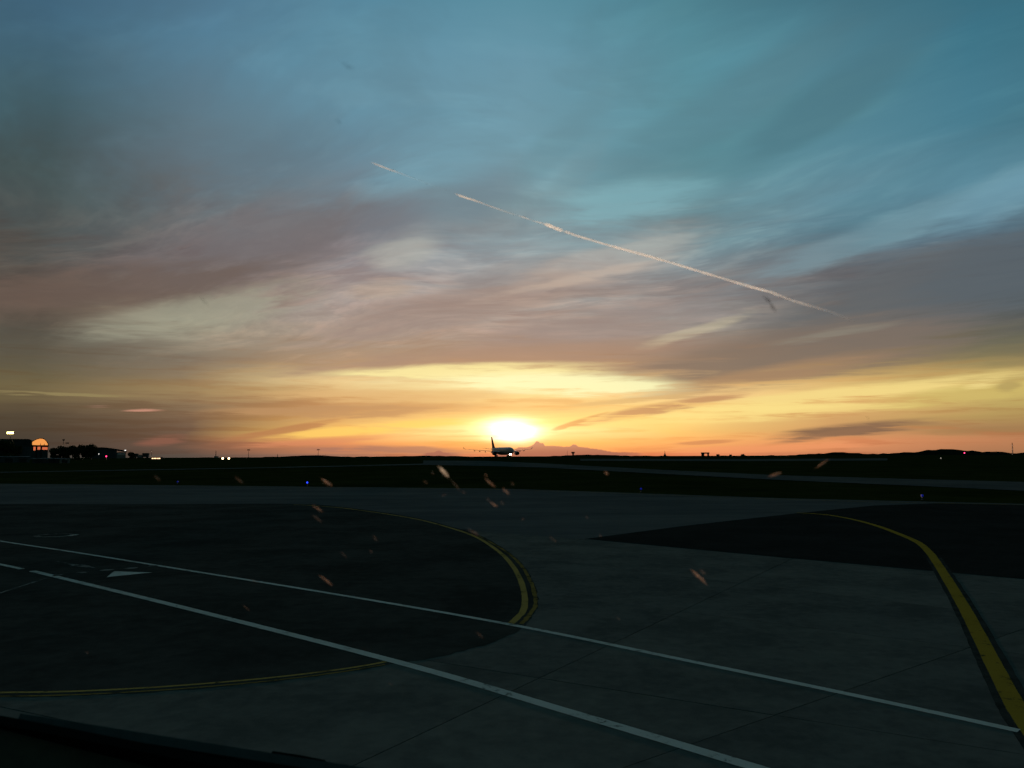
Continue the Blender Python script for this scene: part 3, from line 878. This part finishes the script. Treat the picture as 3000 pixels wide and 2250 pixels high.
# ------------------------------------------------------------------ masts and lights
def mast(u_foot, u_top, r, label, head=None, lamp=None, cat='light mast', name='light_mast', group=None, n_lamps=5, head_w=4.4):
    x, y, _ = u_foot
    g = height(y)
    t = tag(empty(name, (x, y, g)), label, cat, group)
    H = u_top[2] - g
    MB().tube((0, 0, -1), (0, 0, H), r, r * 0.6, 8).build('pole', M['steel'], t)
    if head:
        MB().box(-head_w / 2, head_w / 2, -0.15, 0.35, H - 0.25, H + 0.05).build('crossbar', M['steel'], t)
        for k in range(n_lamps):
            X = -head_w / 2 + (k + 0.5) * head_w / n_lamps
            hw = head_w / n_lamps * 0.43
            b = MB().box(X - hw, X + hw, -0.25, 0.3, H + 0.06, H + head).build('lamp_head', M['dark'], t)
            if lamp:
                MB().box(X - hw * 0.95, X + hw * 0.95, -0.34, -0.26, H + 0.12, H + head - 0.05).build('lamp_glass', lamp, b)
    return t


mast((-324.07, 520, 2.34), (-324.89, 520, 18.46), 0.30, 'tall mast at left with a bright yellow bank of lamps', 1.45, M['sodium'])
mast((-356.42, 640, 3.04), (-357.03, 640, 16.55), 0.22, 'thin unlit mast, the taller of the pair behind the left trees', 0.9, None, n_lamps=2, head_w=1.6)
mast((-353.31, 640, 3.03), (-353.8, 640, 14.1), 0.20, 'thin unlit mast, the shorter of the pair behind the left trees', 0.7, None, n_lamps=3, head_w=2.4)
mast((-313.09, 700, 1.17), (-313.38, 700, 9.13), 0.16, 'very thin pole just left of the row of warm lights', None, None, 'mast', 'thin_mast')
mast((-257.15, 700, 0.97), (-257.36, 700, 8.35), 0.34, 'dark pointed mast above the small white hut at left', None, None, 'mast', 'thin_mast')
mast((-228.76, 700, 2.35), (-228.92, 700, 8.69), 0.2, 'thin lamp mast right of the two bright lights', 0.5, None, n_lamps=2, head_w=2.6)
mast((-168.39, 700, 3.32), (-168.48, 700, 8.63), 0.2, 'thin lamp mast on the left hill toward the aircraft', 0.5, None, n_lamps=2, head_w=2.6)
mast((-203.6, 700, 2.26), (-203.66, 700, 4.91), 0.35, 'short stub mast midway between the two thin lamp masts', None, None, 'mast', 'thin_mast')
mast((47.06, 690, 2.3), (47.1, 690, 7.1), 0.15, 'thin pole right of the aircraft beside the squat tower', None, None, 'mast', 'thin_mast')
mast((427.91, 690, 3.01), (428.46, 690, 12.62), 0.34, 'tall dark lattice mast near the right edge', None, None, 'mast', 'lattice_mast')
lm = bpy.data.objects['lattice_mast']
for k in range(6):
    MB().box(-0.7, 0.7, -0.7, 0.7, 2.2 + k * 1.35, 2.35 + k * 1.35).build('platform', M['steel'], lm)

# squat tower, pointed beacon tower and an open framed shelter on the right skyline
sx, sy, _ = (52.02, 690, 2.28)
t = tag(empty('squat_tower', (sx, sy, height(690))), 'small squat tower with a wide cabin right of the aircraft', 'tower')
MB().tube((0, 0, -1), (0, 0, 2.4), 0.75, 0.65, 8).build('shaft', M['shelter'], t)
MB().loft([[(math.cos(a) * r, math.sin(a) * r, z) for a in [math.pi / 4 * i for i in range(8)]] for r, z in ((0.9, 2.2), (1.45, 2.7), (1.5, 3.6), (1.1, 3.75))]).build('cabin', M['shelter'], t)
sx, sy, _ = (130.51, 690, 2.01)
t = tag(empty('beacon_tower', (sx, sy, height(690))), 'small pointed beacon tower on the skyline left of the framed shelter', 'tower')
MB().loft([[(math.cos(a) * r, math.sin(a) * r, z) for a in [math.pi / 3 * i for i in range(6)]] for r, z in ((1.1, -0.5), (0.95, 1.2), (0.45, 1.35), (0.3, 2.6))]).build('base', M['shelter'], t)
MB().tube((0, 0, 2.5), (0, 0, 4.3), 0.22, 0.10, 6).build('antenna', M['steel'], t)
sx, sy, _ = (164.94, 690, 1.89)
t = tag(empty('framed_shelter', (sx, sy, height(690))), 'dark open framed shelter with a thick flat roof on the skyline', 'shelter')
MB().box(-3.4, 3.4, -1.2, 1.2, 1.75, 2.85).build('roof', M['shelter'], t, bevel=0.06)
MB().box(-3.1, -0.9, -1.0, 1.0, -1.0, 1.75).build('side_block', M['shelter'], t)
MB().box(2.0, 3.1, -1.0, 1.0, -1.0, 1.75).build('side_block', M['shelter'], t)

# white hut, light row, two bright lights
hx, hy, hz = (-253.48, 690, 1.31)
t = tag(empty('white_hut', (hx, hy, height(690))), 'small white hut at the foot of the dark pointed mast', 'hut')
hh = (-253.5, 690, 1.89)[2] - height(690)
MB().box(-1.5, 1.5, 0, 2.4, -0.5, max(hh, 0.9)).build('wall', M['white_wall'], t, bevel=0.03)
MB().box(-1.7, 1.7, -0.2, 2.6, max(hh, 0.9) + 0.01, max(hh, 0.9) + 0.2).build('roof', M['roof'], t)

bx, by, bz = (-247.17, 560, 2.06)
t = tag(empty('lit_bus_shelter', (bx, by, height(560))), 'low shelter showing a row of warm lit windows at left', 'shelter')
bh = bz - height(560)
MB().box(-3.4, 3.4, 0, 3, -0.5, bh + 1.0).build('wall', M['shelter'], t, bevel=0.04)
MB().box(-3.7, 3.7, -0.5, 3.3, bh + 1.01, bh + 1.16).build('roof', M['roof'], t)
for k, X in enumerate((-2.45, -1.2, -0.1, 1.35, 2.5)):
    MB().box(X - 0.42, X + 0.42, -0.06, 0.02, bh - 0.25, bh + 0.55).build('window', M['warm_dim'], t)


def lamp_post(name, u, r, m, label, cat, group=None, drop=None, foot=0.12):
    x, y, z = u
    g = height(y)
    t = tag(empty(name, (x, y, g)), label, cat, group)
    H = max(z - g, 0.25)
    MB().tube((0, 0, -0.1), (0, 0, H - r * 0.6), foot * 0.5, foot * 0.4, 8).build('post', M['steel'], t)
    h_ = MB().lathe_x([(-r * 0.5, r * 0.5, 0), (-r * 0.2, r * 0.98, 0), (r * 0.5, r * 1.08, 0)], 0, 0, 14)
    h_.v = [(p[1], p[0] * 1.0, p[2] + H) for p in h_.v]
    h_.build('housing', M['dark'], t)
    gl_ = MB().lathe_x([(-r * 0.95, r * 0.35, 0), (-r * 0.85, r * 0.75, 0), (-r * 0.52, r * 0.9, 0)], 0, 0, 14)
    gl_.v = [(p[1], p[0], p[2] + H) for p in gl_.v]
    gl_.build('lens', m, t)
    return t


lamp_post('floodlight', (-186.42, 520, 2.3), 0.62, M['warm'], 'left one of the two bright warm lights low on the skyline', 'light', 'pair of bright lights')
lamp_post('floodlight', (-182.46, 520, 2.29), 0.62, M['warm'], 'right one of the two bright warm lights low on the skyline', 'light', 'pair of bright lights')
lamp_post('marker_light', (-235.63, 460, 5.32), 0.26, M['cool_lamp'], 'tiny white light in front of the curved roof hangar', 'light')
lamp_post('obstruction_light', (-231.3, 460, 3.95), 0.38, M['red_lamp'], 'single red light in front of the curved roof hangar', 'light')
lamp_post('obstruction_light', (380.92, 680, 4.03), 0.5, M['red_lamp'], 'red light before the wooded hill at right', 'light')
lamp_post('marker_light', (222.85, 420, 0.89), 0.42, M['pale_lamp'], 'small pale light below the wooded hill at right', 'light')


def edge_light(u, m, label):
    x, y = u
    z = height(y)
    t = tag(empty('taxiway_edge_light', (x, y, z)), label, 'taxiway light', 'blue taxiway edge lights')
    MB().tube((0, 0, -0.06), (0, 0, 0.04), 0.14, 0.12, 12).build('base_plate', M['dark'], t)
    MB().tube((0, 0, 0.04), (0, 0, 0.26), 0.03, 0.03, 8).build('stem', M['steel'], t)
    MB().loft([[(math.cos(a) * r, math.sin(a) * r, zz) for a in [math.pi / 6 * i for i in range(12)]] for r, zz in ((0.05, 0.26), (0.11, 0.29), (0.12, 0.40), (0.08, 0.47), (0.02, 0.49))]).build('lens', m, t)


edge_light((-30.52, 120.44), M['blue_lamp'], 'brightest blue taxiway light at the grass edge left of centre')
edge_light((-52.33, 126.49), M['blue_dim'], 'dim blue taxiway light farthest left along the grass edge')
edge_light((15.16, 95.46), M['blue_dim'], 'dim blue taxiway light at the grass edge right of centre')
edge_light((39.54, 78.22), M['blue_dim'], 'dim blue taxiway light farthest right along the grass edge')

# ------------------------------------------------------------------ the airliner
PX, PY = (-7.41, 655, 2.59)[:2]
jet = tag(empty('airliner', (PX, PY, height(PY)), R(-90 + 17.5)), 'twin engine airliner taxiing toward us in front of the setting sun', 'airliner')
CZ = 4.75
RAD = 2.82
prof = [(26.4, 0.10, -0.9), (26.1, 0.62, -0.82), (25.4, 1.15, -0.68), (24.2, 1.72, -0.46), (22.6, 2.22, -0.26), (20.8, 2.56, -0.12), (18.5, 2.78, -0.02), (16.5, RAD, 0)]
prof += [(x, RAD, 0) for x in (10, 4, -4, -12, -16)]
prof += [(-19, 2.72, 0.08), (-22, 2.42, 0.32), (-25, 1.98, 0.68), (-28, 1.45, 1.1), (-31, 0.86, 1.5), (-33.2, 0.38, 1.75), (-34, 0.14, 1.8)]
body = MB().lathe_x(prof, 0, CZ, 32).build('fuselage', M['fuselage'], jet, smooth=True)
MB().lathe_x([(15, 0.8, -1.75), (12, 1.9, -1.25), (8, 2.45, -0.98), (-6, 2.5, -0.95), (-11, 1.9, -1.2), (-15, 0.8, -1.75)], 0, CZ, 24).build('belly_fairing', M['belly'], jet, smooth=True)
for s in (-1, 1):
    for k, (a0, a1) in enumerate(((4, 26), (30, 52), (56, 74))):
        vs = []
        for f, zz in ((0, 0.05), (1, 0.05), (1, 0.75), (0, 0.75)):
            a = R(a0 + (a1 - a0) * f) * s
            xx = 25.0 - zz * 1.9 - (1 - math.cos(a)) * 1.6
            rr = 1.55 + zz * 0.75
            vs.append((xx + 0.06, math.sin(a) * rr * 1.02, CZ - 0.05 + zz + 0.1))
        MB().add(vs, [(0, 1, 2, 3)]).build('cockpit_window', M['dark'], jet)


def foil(le, chord, y, z, thick, n=7):
    up = [(le - chord * t, y, z + thick * chord * (1.48 * math.sqrt(t) * (1 - t) ** 0.9)) for t in [i / n for i in range(n + 1)]]
    dn = [(le - chord * t, y, z - thick * 0.6 * chord * (1.48 * math.sqrt(t) * (1 - t) ** 0.9)) for t in [i / n for i in range(n - 1, 0, -1)]]
    return up + dn


for s in (-1, 1):
    st = [(5.2, 11.0, 1.5, 3.75, 0.07), (3.8, 9.6, 4.0, 3.95, 0.065), (0.2, 7.4, 9.6, 4.45, 0.055), (-5.8, 4.9, 19.0, 5.30, 0.05), (-11.6, 2.7, 28.2, 6.15, 0.045)]
    MB().loft([foil(le, c, s * y, z, th) for le, c, y, z, th in st]).build('wing', M['wing'], jet, smooth=True)
    MB().loft([foil(-11.6, 2.7, s * 28.2, 6.15, 0.045), foil(-12.6, 2.0, s * 29.2, 6.6, 0.045), foil(-13.7, 1.2, s * 30.0, 7.7, 0.045)]).build('winglet', M['wing'], jet, smooth=True)
    for y, z, x, l in ((8.0, 3.75, -6.4, 4.6), (12.8, 4.25, -7.6, 4.2), (17.2, 4.7, -8.9, 3.7), (21.2, 5.1, -10.2, 3.2)):
        MB().lathe_x([(x + l * .5, .06, .1), (x + l * .3, .32, 0), (x, .42, -.05), (x - l * .3, .3, 0), (x - l * .5, .05, .1)], s * y, z - .3, 12).build('flap_fairing', M['wing'], jet, smooth=True)
    nac = MB().lathe_x([(9.3, 1.28, 0), (9.5, 1.42, 0), (9.2, 1.58, 0), (7.6, 1.66, 0), (5.4, 1.55, 0), (3.9, 1.2, 0), (3.6, 1.05, 0)], s * 9.4, 2.75, 28, cap=False).build('engine', M['nacelle'], jet, smooth=True)
    MB().lathe_x([(8.6, 1.27, 0), (8.5, 1.27, 0)], s * 9.4, 2.75, 24).build('fan', M['dark'], nac)
    MB().lathe_x([(9.2, 0.03, 0), (8.9, 0.25, 0), (8.55, 0.42, 0)], s * 9.4, 2.75, 16).build('spinner', M['steel'], nac)
    MB().lathe_x([(4.2, 0.9, 0), (3.0, 0.7, 0), (1.6, 0.3, 0)], s * 9.4, 2.75, 18).build('exhaust_cone', M['dark'], nac)
    MB().add([(7.6, s * 9.4 - .22, 4.2), (7.6, s * 9.4 + .22, 4.2), (0.5, s * 9.4 + .22, 4.75), (0.5, s * 9.4 - .22, 4.75), (4.2, s * 9.4 - .22, 3.4), (4.2, s * 9.4 + .22, 3.4), (-1.5, s * 9.4 + .22, 4.1), (-1.5, s * 9.4 - .22, 4.1)], [(0, 1, 2, 3), (4, 7, 6, 5), (0, 4, 5, 1), (2, 6, 7, 3), (1, 5, 6, 2), (0, 3, 7, 4)]).build('pylon', M['nacelle'], nac)
    MB().loft([foil(-25.6, 5.4, s * 0.8, 6.2, 0.05), foil(-28.4, 3.6, s * 5.2, 6.75, 0.05), foil(-31.3, 1.9, s * 9.7, 7.25, 0.05)]).build('tailplane', M['wing'], jet, smooth=True)
    # main gear
    g = MB().tube((-2.4, s * 5.2, 1.0), (-2.0, s * 4.6, 4.0), 0.24, 0.3, 10).tube((-3.4, s * 5.2, 0.75), (-1.4, s * 5.2, 0.75), 0.16, n=8).tube((-2.4, s * 5.2, 0.7), (-2.4, s * 5.2, 1.2), 0.2, n=8).build('main_gear', M['steel'], jet)
    for X in (-3.4, -1.4):
        for o in (-0.7, 0.7):
            MB().tube((X, s * 5.2 + o - 0.22, 0.66), (X, s * 5.2 + o + 0.22, 0.66), 0.66, n=20).build('wheel', M['tyre'], g, bevel=0)
# fin
fin = []
for le, c, z, th in ((-21.5, 10.5, 6.6, 0.05), (-24.6, 8.2, 8.6, 0.05), (-28.4, 5.7, 12.6, 0.05), (-31.8, 3.6, 16.6, 0.05)):
    f2 = foil(le, c, 0, 0, th)
    n = 7
    ring_ = []
    for i, (x, _, t_) in enumerate(f2):
        ring_.append((x, t_ if i <= n else t_ * 1.6, z))
    fin.append(ring_)
MB().loft(fin).build('fin', M['fin'], jet, smooth=True)
ng = MB().tube((19.4, 0, 0.5), (19.2, 0, 2.6), 0.16, 0.2, 10).tube((19.4, -.5, .52), (19.4, .5, .52), 0.1, n=8).build('nose_gear', M['steel'], jet)
for o in (-0.4, 0.4):
    MB().tube((19.4, o - .18, 0.52), (19.4, o + .18, 0.52), 0.52, n=20).build('wheel', M['tyre'], ng)
for o in (-0.42, 0.42):
    MB().tube((19.62, o, 1.85), (19.75, o, 1.85), 0.34, 0.36, 14).build('taxi_light', M['white_lamp'], ng)

# ------------------------------------------------------------------ contrail, far up in the sun
def contrail_material():
    m = bpy.data.materials.new('contrail_ice')
    m.use_nodes = True
    nt = V.nt = m.node_tree
    nt.nodes.clear()
    tr = node('ShaderNodeBsdfTransparent')
    tl = node('ShaderNodeBsdfTranslucent')
    df = node('ShaderNodeBsdfDiffuse')
    for b in (tl, df):
        b.inputs['Color'].default_value = (0.95, 0.95, 0.95, 1)
    ad = node('ShaderNodeAddShader')
    link(tl.outputs[0], ad.inputs[0])
    link(df.outputs[0], ad.inputs[1])
    uv = node('ShaderNodeAttribute', attribute_name='thickness')
    lw = node('ShaderNodeLayerWeight')
    lw.inputs['Blend'].default_value = 0.5
    tc = node('ShaderNodeTexCoord').outputs['Object']
    nz = noise(tc, 0.0012, 4.0, 0.6)
    f = V.math('MULTIPLY', V(uv.outputs['Fac']) * rng(V(lw.outputs['Facing']), 0.95, 0.15), rng(nz, 0.25, 0.75, 0.45, 1.0), clamp=True)
    mx = node('ShaderNodeMixShader')
    link(f, mx.inputs[0])
    link(tr.outputs[0], mx.inputs[1])
    link(ad.outputs[0], mx.inputs[2])
    link(mx.outputs[0], node('ShaderNodeOutputMaterial').inputs['Surface'])
    return m


def trail(path):
    """path: (point, radius, density)"""
    pts3 = [Vector(p) for p, _, _ in path]
    fine = []
    for i in range(len(path) - 1):
        for k in range(8):
            t = k / 8
            fine.append((pts3[i].lerp(pts3[i + 1], t), path[i][1] + (path[i + 1][1] - path[i][1]) * t, path[i][2] + (path[i + 1][2] - path[i][2]) * t))
    fine.append((pts3[-1], path[-1][1], path[-1][2]))
    n = 20
    mb, dens = MB(), []
    rings = []
    for i, (c, r, d) in enumerate(fine):
        a, b = fine[max(i - 1, 0)][0], fine[min(i + 1, len(fine) - 1)][0]
        ax_ = (b - a).normalized()
        u = Vector((0, 0, 1)).cross(ax_).normalized()
        w = ax_.cross(u)
        rr = r * (1.0 + 0.12 * math.sin(i * 0.9) * math.sin(i * 0.37))
        off = Vector((0, 0, math.sin(i * 0.23) * r * 0.15))
        rings.append([c + off + (u * math.cos(t) + w * math.sin(t)) * rr for t in [2 * math.pi * k / n for k in range(n)]])
        dens += [d] * n
    mb.loft(rings, cap=False)
    o = mb.build('contrail', contrail_material(), smooth=True)
    at_ = o.data.attributes.new('thickness', 'FLOAT', 'POINT')
    for i, d in enumerate(dens):
        at_.data[i].value = d
    return o


ALT = 9500.0
def alt(d):                                            # a sight line (azimuth, elevation) met at the cruising height
    a, e = R(d[0]), R(d[1])
    r = ALT / math.tan(e)
    return (math.sin(a) * r, math.cos(a) * r, ALT)


tp = [((-10.22, 20.14), 24, .0), ((-9.85, 20.03), 30, .30), ((-9.12, 19.82), 30, .38), ((-8.26, 19.58), 30, .16), ((-7.03, 19.18), 28, .02), ((-4.18, 18.3), 28, .0), ((-3.69, 18.14), 34, .65), ((-2.69, 17.83), 34, .55), ((-1.82, 17.54), 32, .28), ((-0.45, 17.1), 30, .22), ((0.42, 16.84), 30, .02), ((0.91, 16.68), 34, .35), ((1.53, 16.46), 30, .05), ((2.03, 16.34), 34, .45), ((2.33, 16.24), 40, .25), ((2.62, 16.14), 58, .9), ((3.51, 15.82), 62, .95), ((3.76, 15.72), 50, .20), ((4.05, 15.6), 50, .70), ((4.5, 15.45), 44, .62), ((6.94, 14.68), 46, .66), ((9.6, 13.85), 56, .75), ((12.21, 12.98), 56, .72), ((14.76, 12.09), 62, .72), ((17.02, 11.24), 74, .80), ((18.14, 10.85), 76, .72), ((19.45, 10.26), 80, .50), ((20.74, 9.77), 84, .34), ((22, 9.25), 90, .16), ((23.24, 8.63), 90, .0)]
tag(trail([(alt(d), r * 1.45, k) for d, r, k in tp]), 'thin pink broken contrail slanting down to the right across the sky', 'contrail')

# ------------------------------------------------------------------ cockpit windscreen, its insect smears and the wiper
S2 = math.sqrt(0.5)
def on_pane(p, q, out=0.0):
    """pane coordinates (right, up the slope) to the world; out = metres off the outer face"""
    return Vector((p, 0.75 - q * S2 + out * S2, EYE + q * S2 + out * S2))


ws = tag(empty('cockpit_windscreen', on_pane(0, -0.75)), 'sloping clear cockpit windscreen spotted with small insect smears', 'windscreen')
pane_m = bpy.data.materials.new('clear_pane')
pane_m.use_nodes = True
V.nt = pane_m.node_tree
V.nt.nodes.clear()
tb = node('ShaderNodeBsdfTransparent')
tb.inputs['Color'].default_value = (0.955, 0.985, 0.98, 1)
link(tb.outputs[0], node('ShaderNodeOutputMaterial').inputs['Surface'])
inv_ws = Matrix.Translation(ws.location).inverted()


def ws_obj(mb, name, m, smooth=False, root=ws, parent=None):
    o_ = root.location
    mb.v = [tuple(Vector(p) - o_) for p in mb.v]
    return mb.build(name, m, parent or root, smooth)


mb = MB()
cor = [(-1.15, -0.95), (1.15, -0.95), (0.85, 0.75), (-0.85, 0.75)]
mb.add([on_pane(p, q, -0.008) for p, q in cor], [(0, 1, 2, 3)])
pane = ws_obj(mb, 'pane', pane_m)


def smear_mat(name, col, dens, dark=False):
    m = bpy.data.materials.new(name)
    m.use_nodes = True
    V.nt = m.node_tree
    V.nt.nodes.clear()
    tr = node('ShaderNodeBsdfTransparent')
    tl = node('ShaderNodeBsdfTranslucent')
    tl.inputs['Color'].default_value = (*col, 1)
    df = node('ShaderNodeBsdfDiffuse')
    df.inputs['Color'].default_value = (*col, 1)
    m1 = node('ShaderNodeMixShader')
    m1.inputs[0].default_value = 0.25
    link((tl if not dark else df).outputs[0], m1.inputs[1])
    link(df.outputs[0], m1.inputs[2])
    at_ = node('ShaderNodeAttribute', attribute_name='thickness')
    nz = noise(node('ShaderNodeTexCoord').outputs['Object'], 260.0, 3.0, 0.6)
    f = V.math('MULTIPLY', V(at_.outputs['Fac']) * dens, rng(nz, 0.3, 0.7, 0.55, 1.0), clamp=True)
    m2 = node('ShaderNodeMixShader')
    link(f, m2.inputs[0])
    link(tr.outputs[0], m2.inputs[1])
    link(m1.outputs[0], m2.inputs[2])
    link(m2.outputs[0], node('ShaderNodeOutputMaterial').inputs['Surface'])
    return m


SM = {'hi': smear_mat('smear_thick', (0.95, 0.80, 0.62), 1.0), 'mid': smear_mat('smear_medium', (0.90, 0.58, 0.42), 0.34), 'lo': smear_mat('smear_thin', (0.88, 0.64, 0.52), 0.10), 'dark': smear_mat('smear_dark', (0.03, 0.03, 0.03), 0.75, True), 'fog': smear_mat('smear_grey', (0.10, 0.12, 0.13), 0.30, True)}


def smear(a, b, w, key):
    """a flattened drop drawn out from a to b, thicker at its head, feathered at the rim"""
    mb, dens = MB(), []
    a, b = Vector(a), Vector(b)
    ax_ = b - a
    L = max(ax_.length, 1e-4)
    d = ax_ / L
    n_ = Vector((-d.y, d.x))
    K, J = 12, 5
    for i in range(K + 1):
        t = i / K
        c = a - d * w * 0.4 + d * (L + w * 0.8) * t + n_ * rnd.uniform(-0.10, 0.10) * w
        hw = w * 0.5 * (math.sin(math.pi * min(max(t, 0.02), 0.98)) ** 0.6) * (0.55 + 0.5 * t) * rnd.uniform(0.85, 1.15)
        for j in range(J):
            s = -1 + 2 * j / (J - 1)
            p = c + n_ * hw * s
            hump = (1 - s * s) * math.sin(math.pi * t)
            mb.v.append(tuple(on_pane(p.x, p.y, 0.0004 + 0.0009 * hump)))
            dens.append(max(0.0, (1 - abs(s) ** 1.6)) * (math.sin(math.pi * t) ** 0.7))
    for i in range(K):
        for j in range(J - 1):
            k = i * J + j
            mb.f.append((k, k + 1, k + J + 1, k + J))
    o = ws_obj(mb, 'insect_smear', SM[key], True)
    at_ = o.data.attributes.new('thickness', 'FLOAT', 'POINT')
    for i, v in enumerate(dens):
        at_.data[i].value = v
    return o


for a, b, w, key in (
    ((-0.0692, -0.0169), (-0.0618, -0.0304), .0062, 'hi'), ((-0.0597, -0.0337), (-0.051, -0.0501), .0034, 'lo'), ((-0.0256, -0.0278), (-0.025, -0.0292), .0032, 'mid'),
    ((-0.0261, -0.033), (-0.0172, -0.045), .0042, 'mid'), ((-0.0089, -0.0474), (-0.004, -0.0552), .0046, 'mid'), ((-0.0007, -0.0393), (0.0006, -0.0422), .0036, 'lo'),
    ((-0.0248, -0.062), (-0.0235, -0.0645), .0032, 'lo'), ((-0.0219, -0.0665), (-0.0156, -0.0741), .0038, 'mid'), ((-0.0111, -0.0671), (-0.0098, -0.0696), .0034, 'lo'),
    ((-0.0445, -0.1072), (-0.0355, -0.118), .0062, 'lo'), ((-0.197, -0.0711), (-0.1894, -0.0803), .0040, 'mid'), ((-0.2, -0.0854), (-0.1922, -0.0964), .0034, 'lo'),
    ((-0.1434, -0.1169), (-0.1395, -0.1262), .0034, 'lo'), ((-0.149, -0.1417), (-0.1476, -0.1445), .0030, 'lo'), ((-0.1799, -0.1432), (-0.1746, -0.1541), .0022, 'lo'),
    ((-0.2079, -0.1832), (-0.1973, -0.2015), .0048, 'mid'), ((0.1901, -0.1742), (0.2124, -0.2026), .0058, 'mid'), ((0.2004, -0.1772), (0.2072, -0.1832), .0055, 'lo'),
    ((0.0379, -0.1195), (0.0449, -0.1294), .0030, 'lo'), ((-0.0431, -0.2917), (-0.0343, -0.3059), .0034, 'lo'), ((-0.2645, -0.0294), (-0.2595, -0.038), .0046, 'lo'),
    ((-0.1818, -0.0336), (-0.1752, -0.0417), .0064, 'mid'), ((0.2454, -0.0315), (0.2548, -0.0269), .0052, 'mid'), ((0.2867, -0.0214), (0.2963, -0.0096), .0034, 'mid'),
    ((0.0879, -0.0251), (0.0907, -0.0284), .0040, 'mid'), ((-0.3026, -0.2369), (-0.2971, -0.2487), .0026, 'lo'), ((-0.5113, -0.3305), (-0.509, -0.3357), .0024, 'lo'),
    ((-0.3407, -0.0286), (-0.338, -0.0342), .0036, 'lo'), ((-0.0764, -0.0247), (-0.0753, -0.0266), .0034, 'lo'), ((-0.0848, -0.0369), (-0.0823, -0.0393), .0040, 'lo'),
    ((0.1984, 0.1745), (0.2059, 0.168), .0034, 'dark'), ((0.2046, 0.1693), (0.2115, 0.1594), .0040, 'dark'), ((-0.1093, 0.3559), (-0.1032, 0.352), .0048, 'fog'),
    ((-0.1174, 0.3176), (-0.1158, 0.3157), .0034, 'fog'), ((-0.2466, 0.1751), (-0.2411, 0.1666), .0036, 'fog'), ((0.3167, 0.0465), (0.3201, 0.0407), .0022, 'fog'),
    ((0.119, -0.2639), (0.1226, -0.2693), .0026, 'lo'), ((0.0733, -0.0889), (0.0755, -0.092), .0030, 'lo'), ((0.0893, -0.1176), (0.0908, -0.1198), .0030, 'lo'),
    ((0.0098, -0.0917), (0.0112, -0.0938), .0028, 'lo'), ((-0.0703, -0.0578), (-0.0636, -0.0559), .0022, 'lo'), ((-0.0494, -0.0521), (-0.0462, -0.054), .0030, 'lo'),
    ((-0.2816, -0.1912), (-0.2796, -0.1961), .0026, 'lo'), ((-0.1783, -0.3267), (-0.1762, -0.3297), .0024, 'lo'), ((-0.1553, -0.4041), (-0.1523, -0.409), .0026, 'lo'),
):
    smear(a, b, w, key)

M['sill'] = mat('sill_paint', (0.055, 0.060, 0.045), 0.8, var=0.2, scale=20, spec=0.15)
M['wiper'] = mat('wiper_paint', (0.045, 0.056, 0.060), 0.6, var=0.15, scale=30, spec=0.25)
M['rubber'] = mat('wiper_rubber', (0.006, 0.006, 0.006), 0.75, spec=0.1)
M['edge_metal'] = mat('wiper_edge', (0.16, 0.18, 0.19), 0.5, spec=0.4)


def bar(name, quad, out0, out1, m, root, parent=None):
    """a solid bar over a quad of the pane, from out0 to out1 metres off the glass"""
    mb = MB().loft([[on_pane(p, q, out0) for p, q in quad], [on_pane(p, q, out1) for p, q in quad]])
    return ws_obj(mb, name, m, root=root, parent=parent)


bar('sill', [(-0.8673, -0.4165), (-0.6953, -0.5245), (-0.5124, -0.6459), (-0.0607, -0.9525), (-0.086, -1.7975), (-1.6148, -1.7785)], -0.05, 0.006, M['sill'], ws)
wp = tag(empty('windscreen_wiper', on_pane(*(-0.3421, -0.6181))), 'dark wiper arm and blade lying across the lower left of the windscreen', 'wiper')
bar('blade', [(-0.8802, -0.4284), (-0.6947, -0.5113), (-0.615, -0.5467), (-0.3653, -0.6668), (-0.057, -0.8203), (-0.0614, -0.9653), (-0.5333, -0.66), (-0.7098, -0.548), (-0.8858, -0.4384)], 0.004, 0.016, M['rubber'], wp)
bar('blade_edge', [(-0.6781, -0.5359), (-0.428, -0.6729), (-0.0588, -0.8768), (-0.059, -0.8822), (-0.4298, -0.6762), (-0.6789, -0.5378)], 0.0165, 0.019, M['edge_metal'], wp)
bar('arm', [(-0.6868, -0.5401), (-0.4051, -0.6434), (-0.0561, -0.7721), (-0.0581, -0.8373), (-0.4145, -0.6857), (-0.6498, -0.5821)], 0.020, 0.034, M['wiper'], wp)
bar('clip', [(-0.3678, -0.687), (-0.3274, -0.7006), (-0.2921, -0.7167), (-0.2894, -0.7304), (-0.3043, -0.8046), (-0.3998, -0.7732)], 0.018, 0.050, M['rubber'], wp)
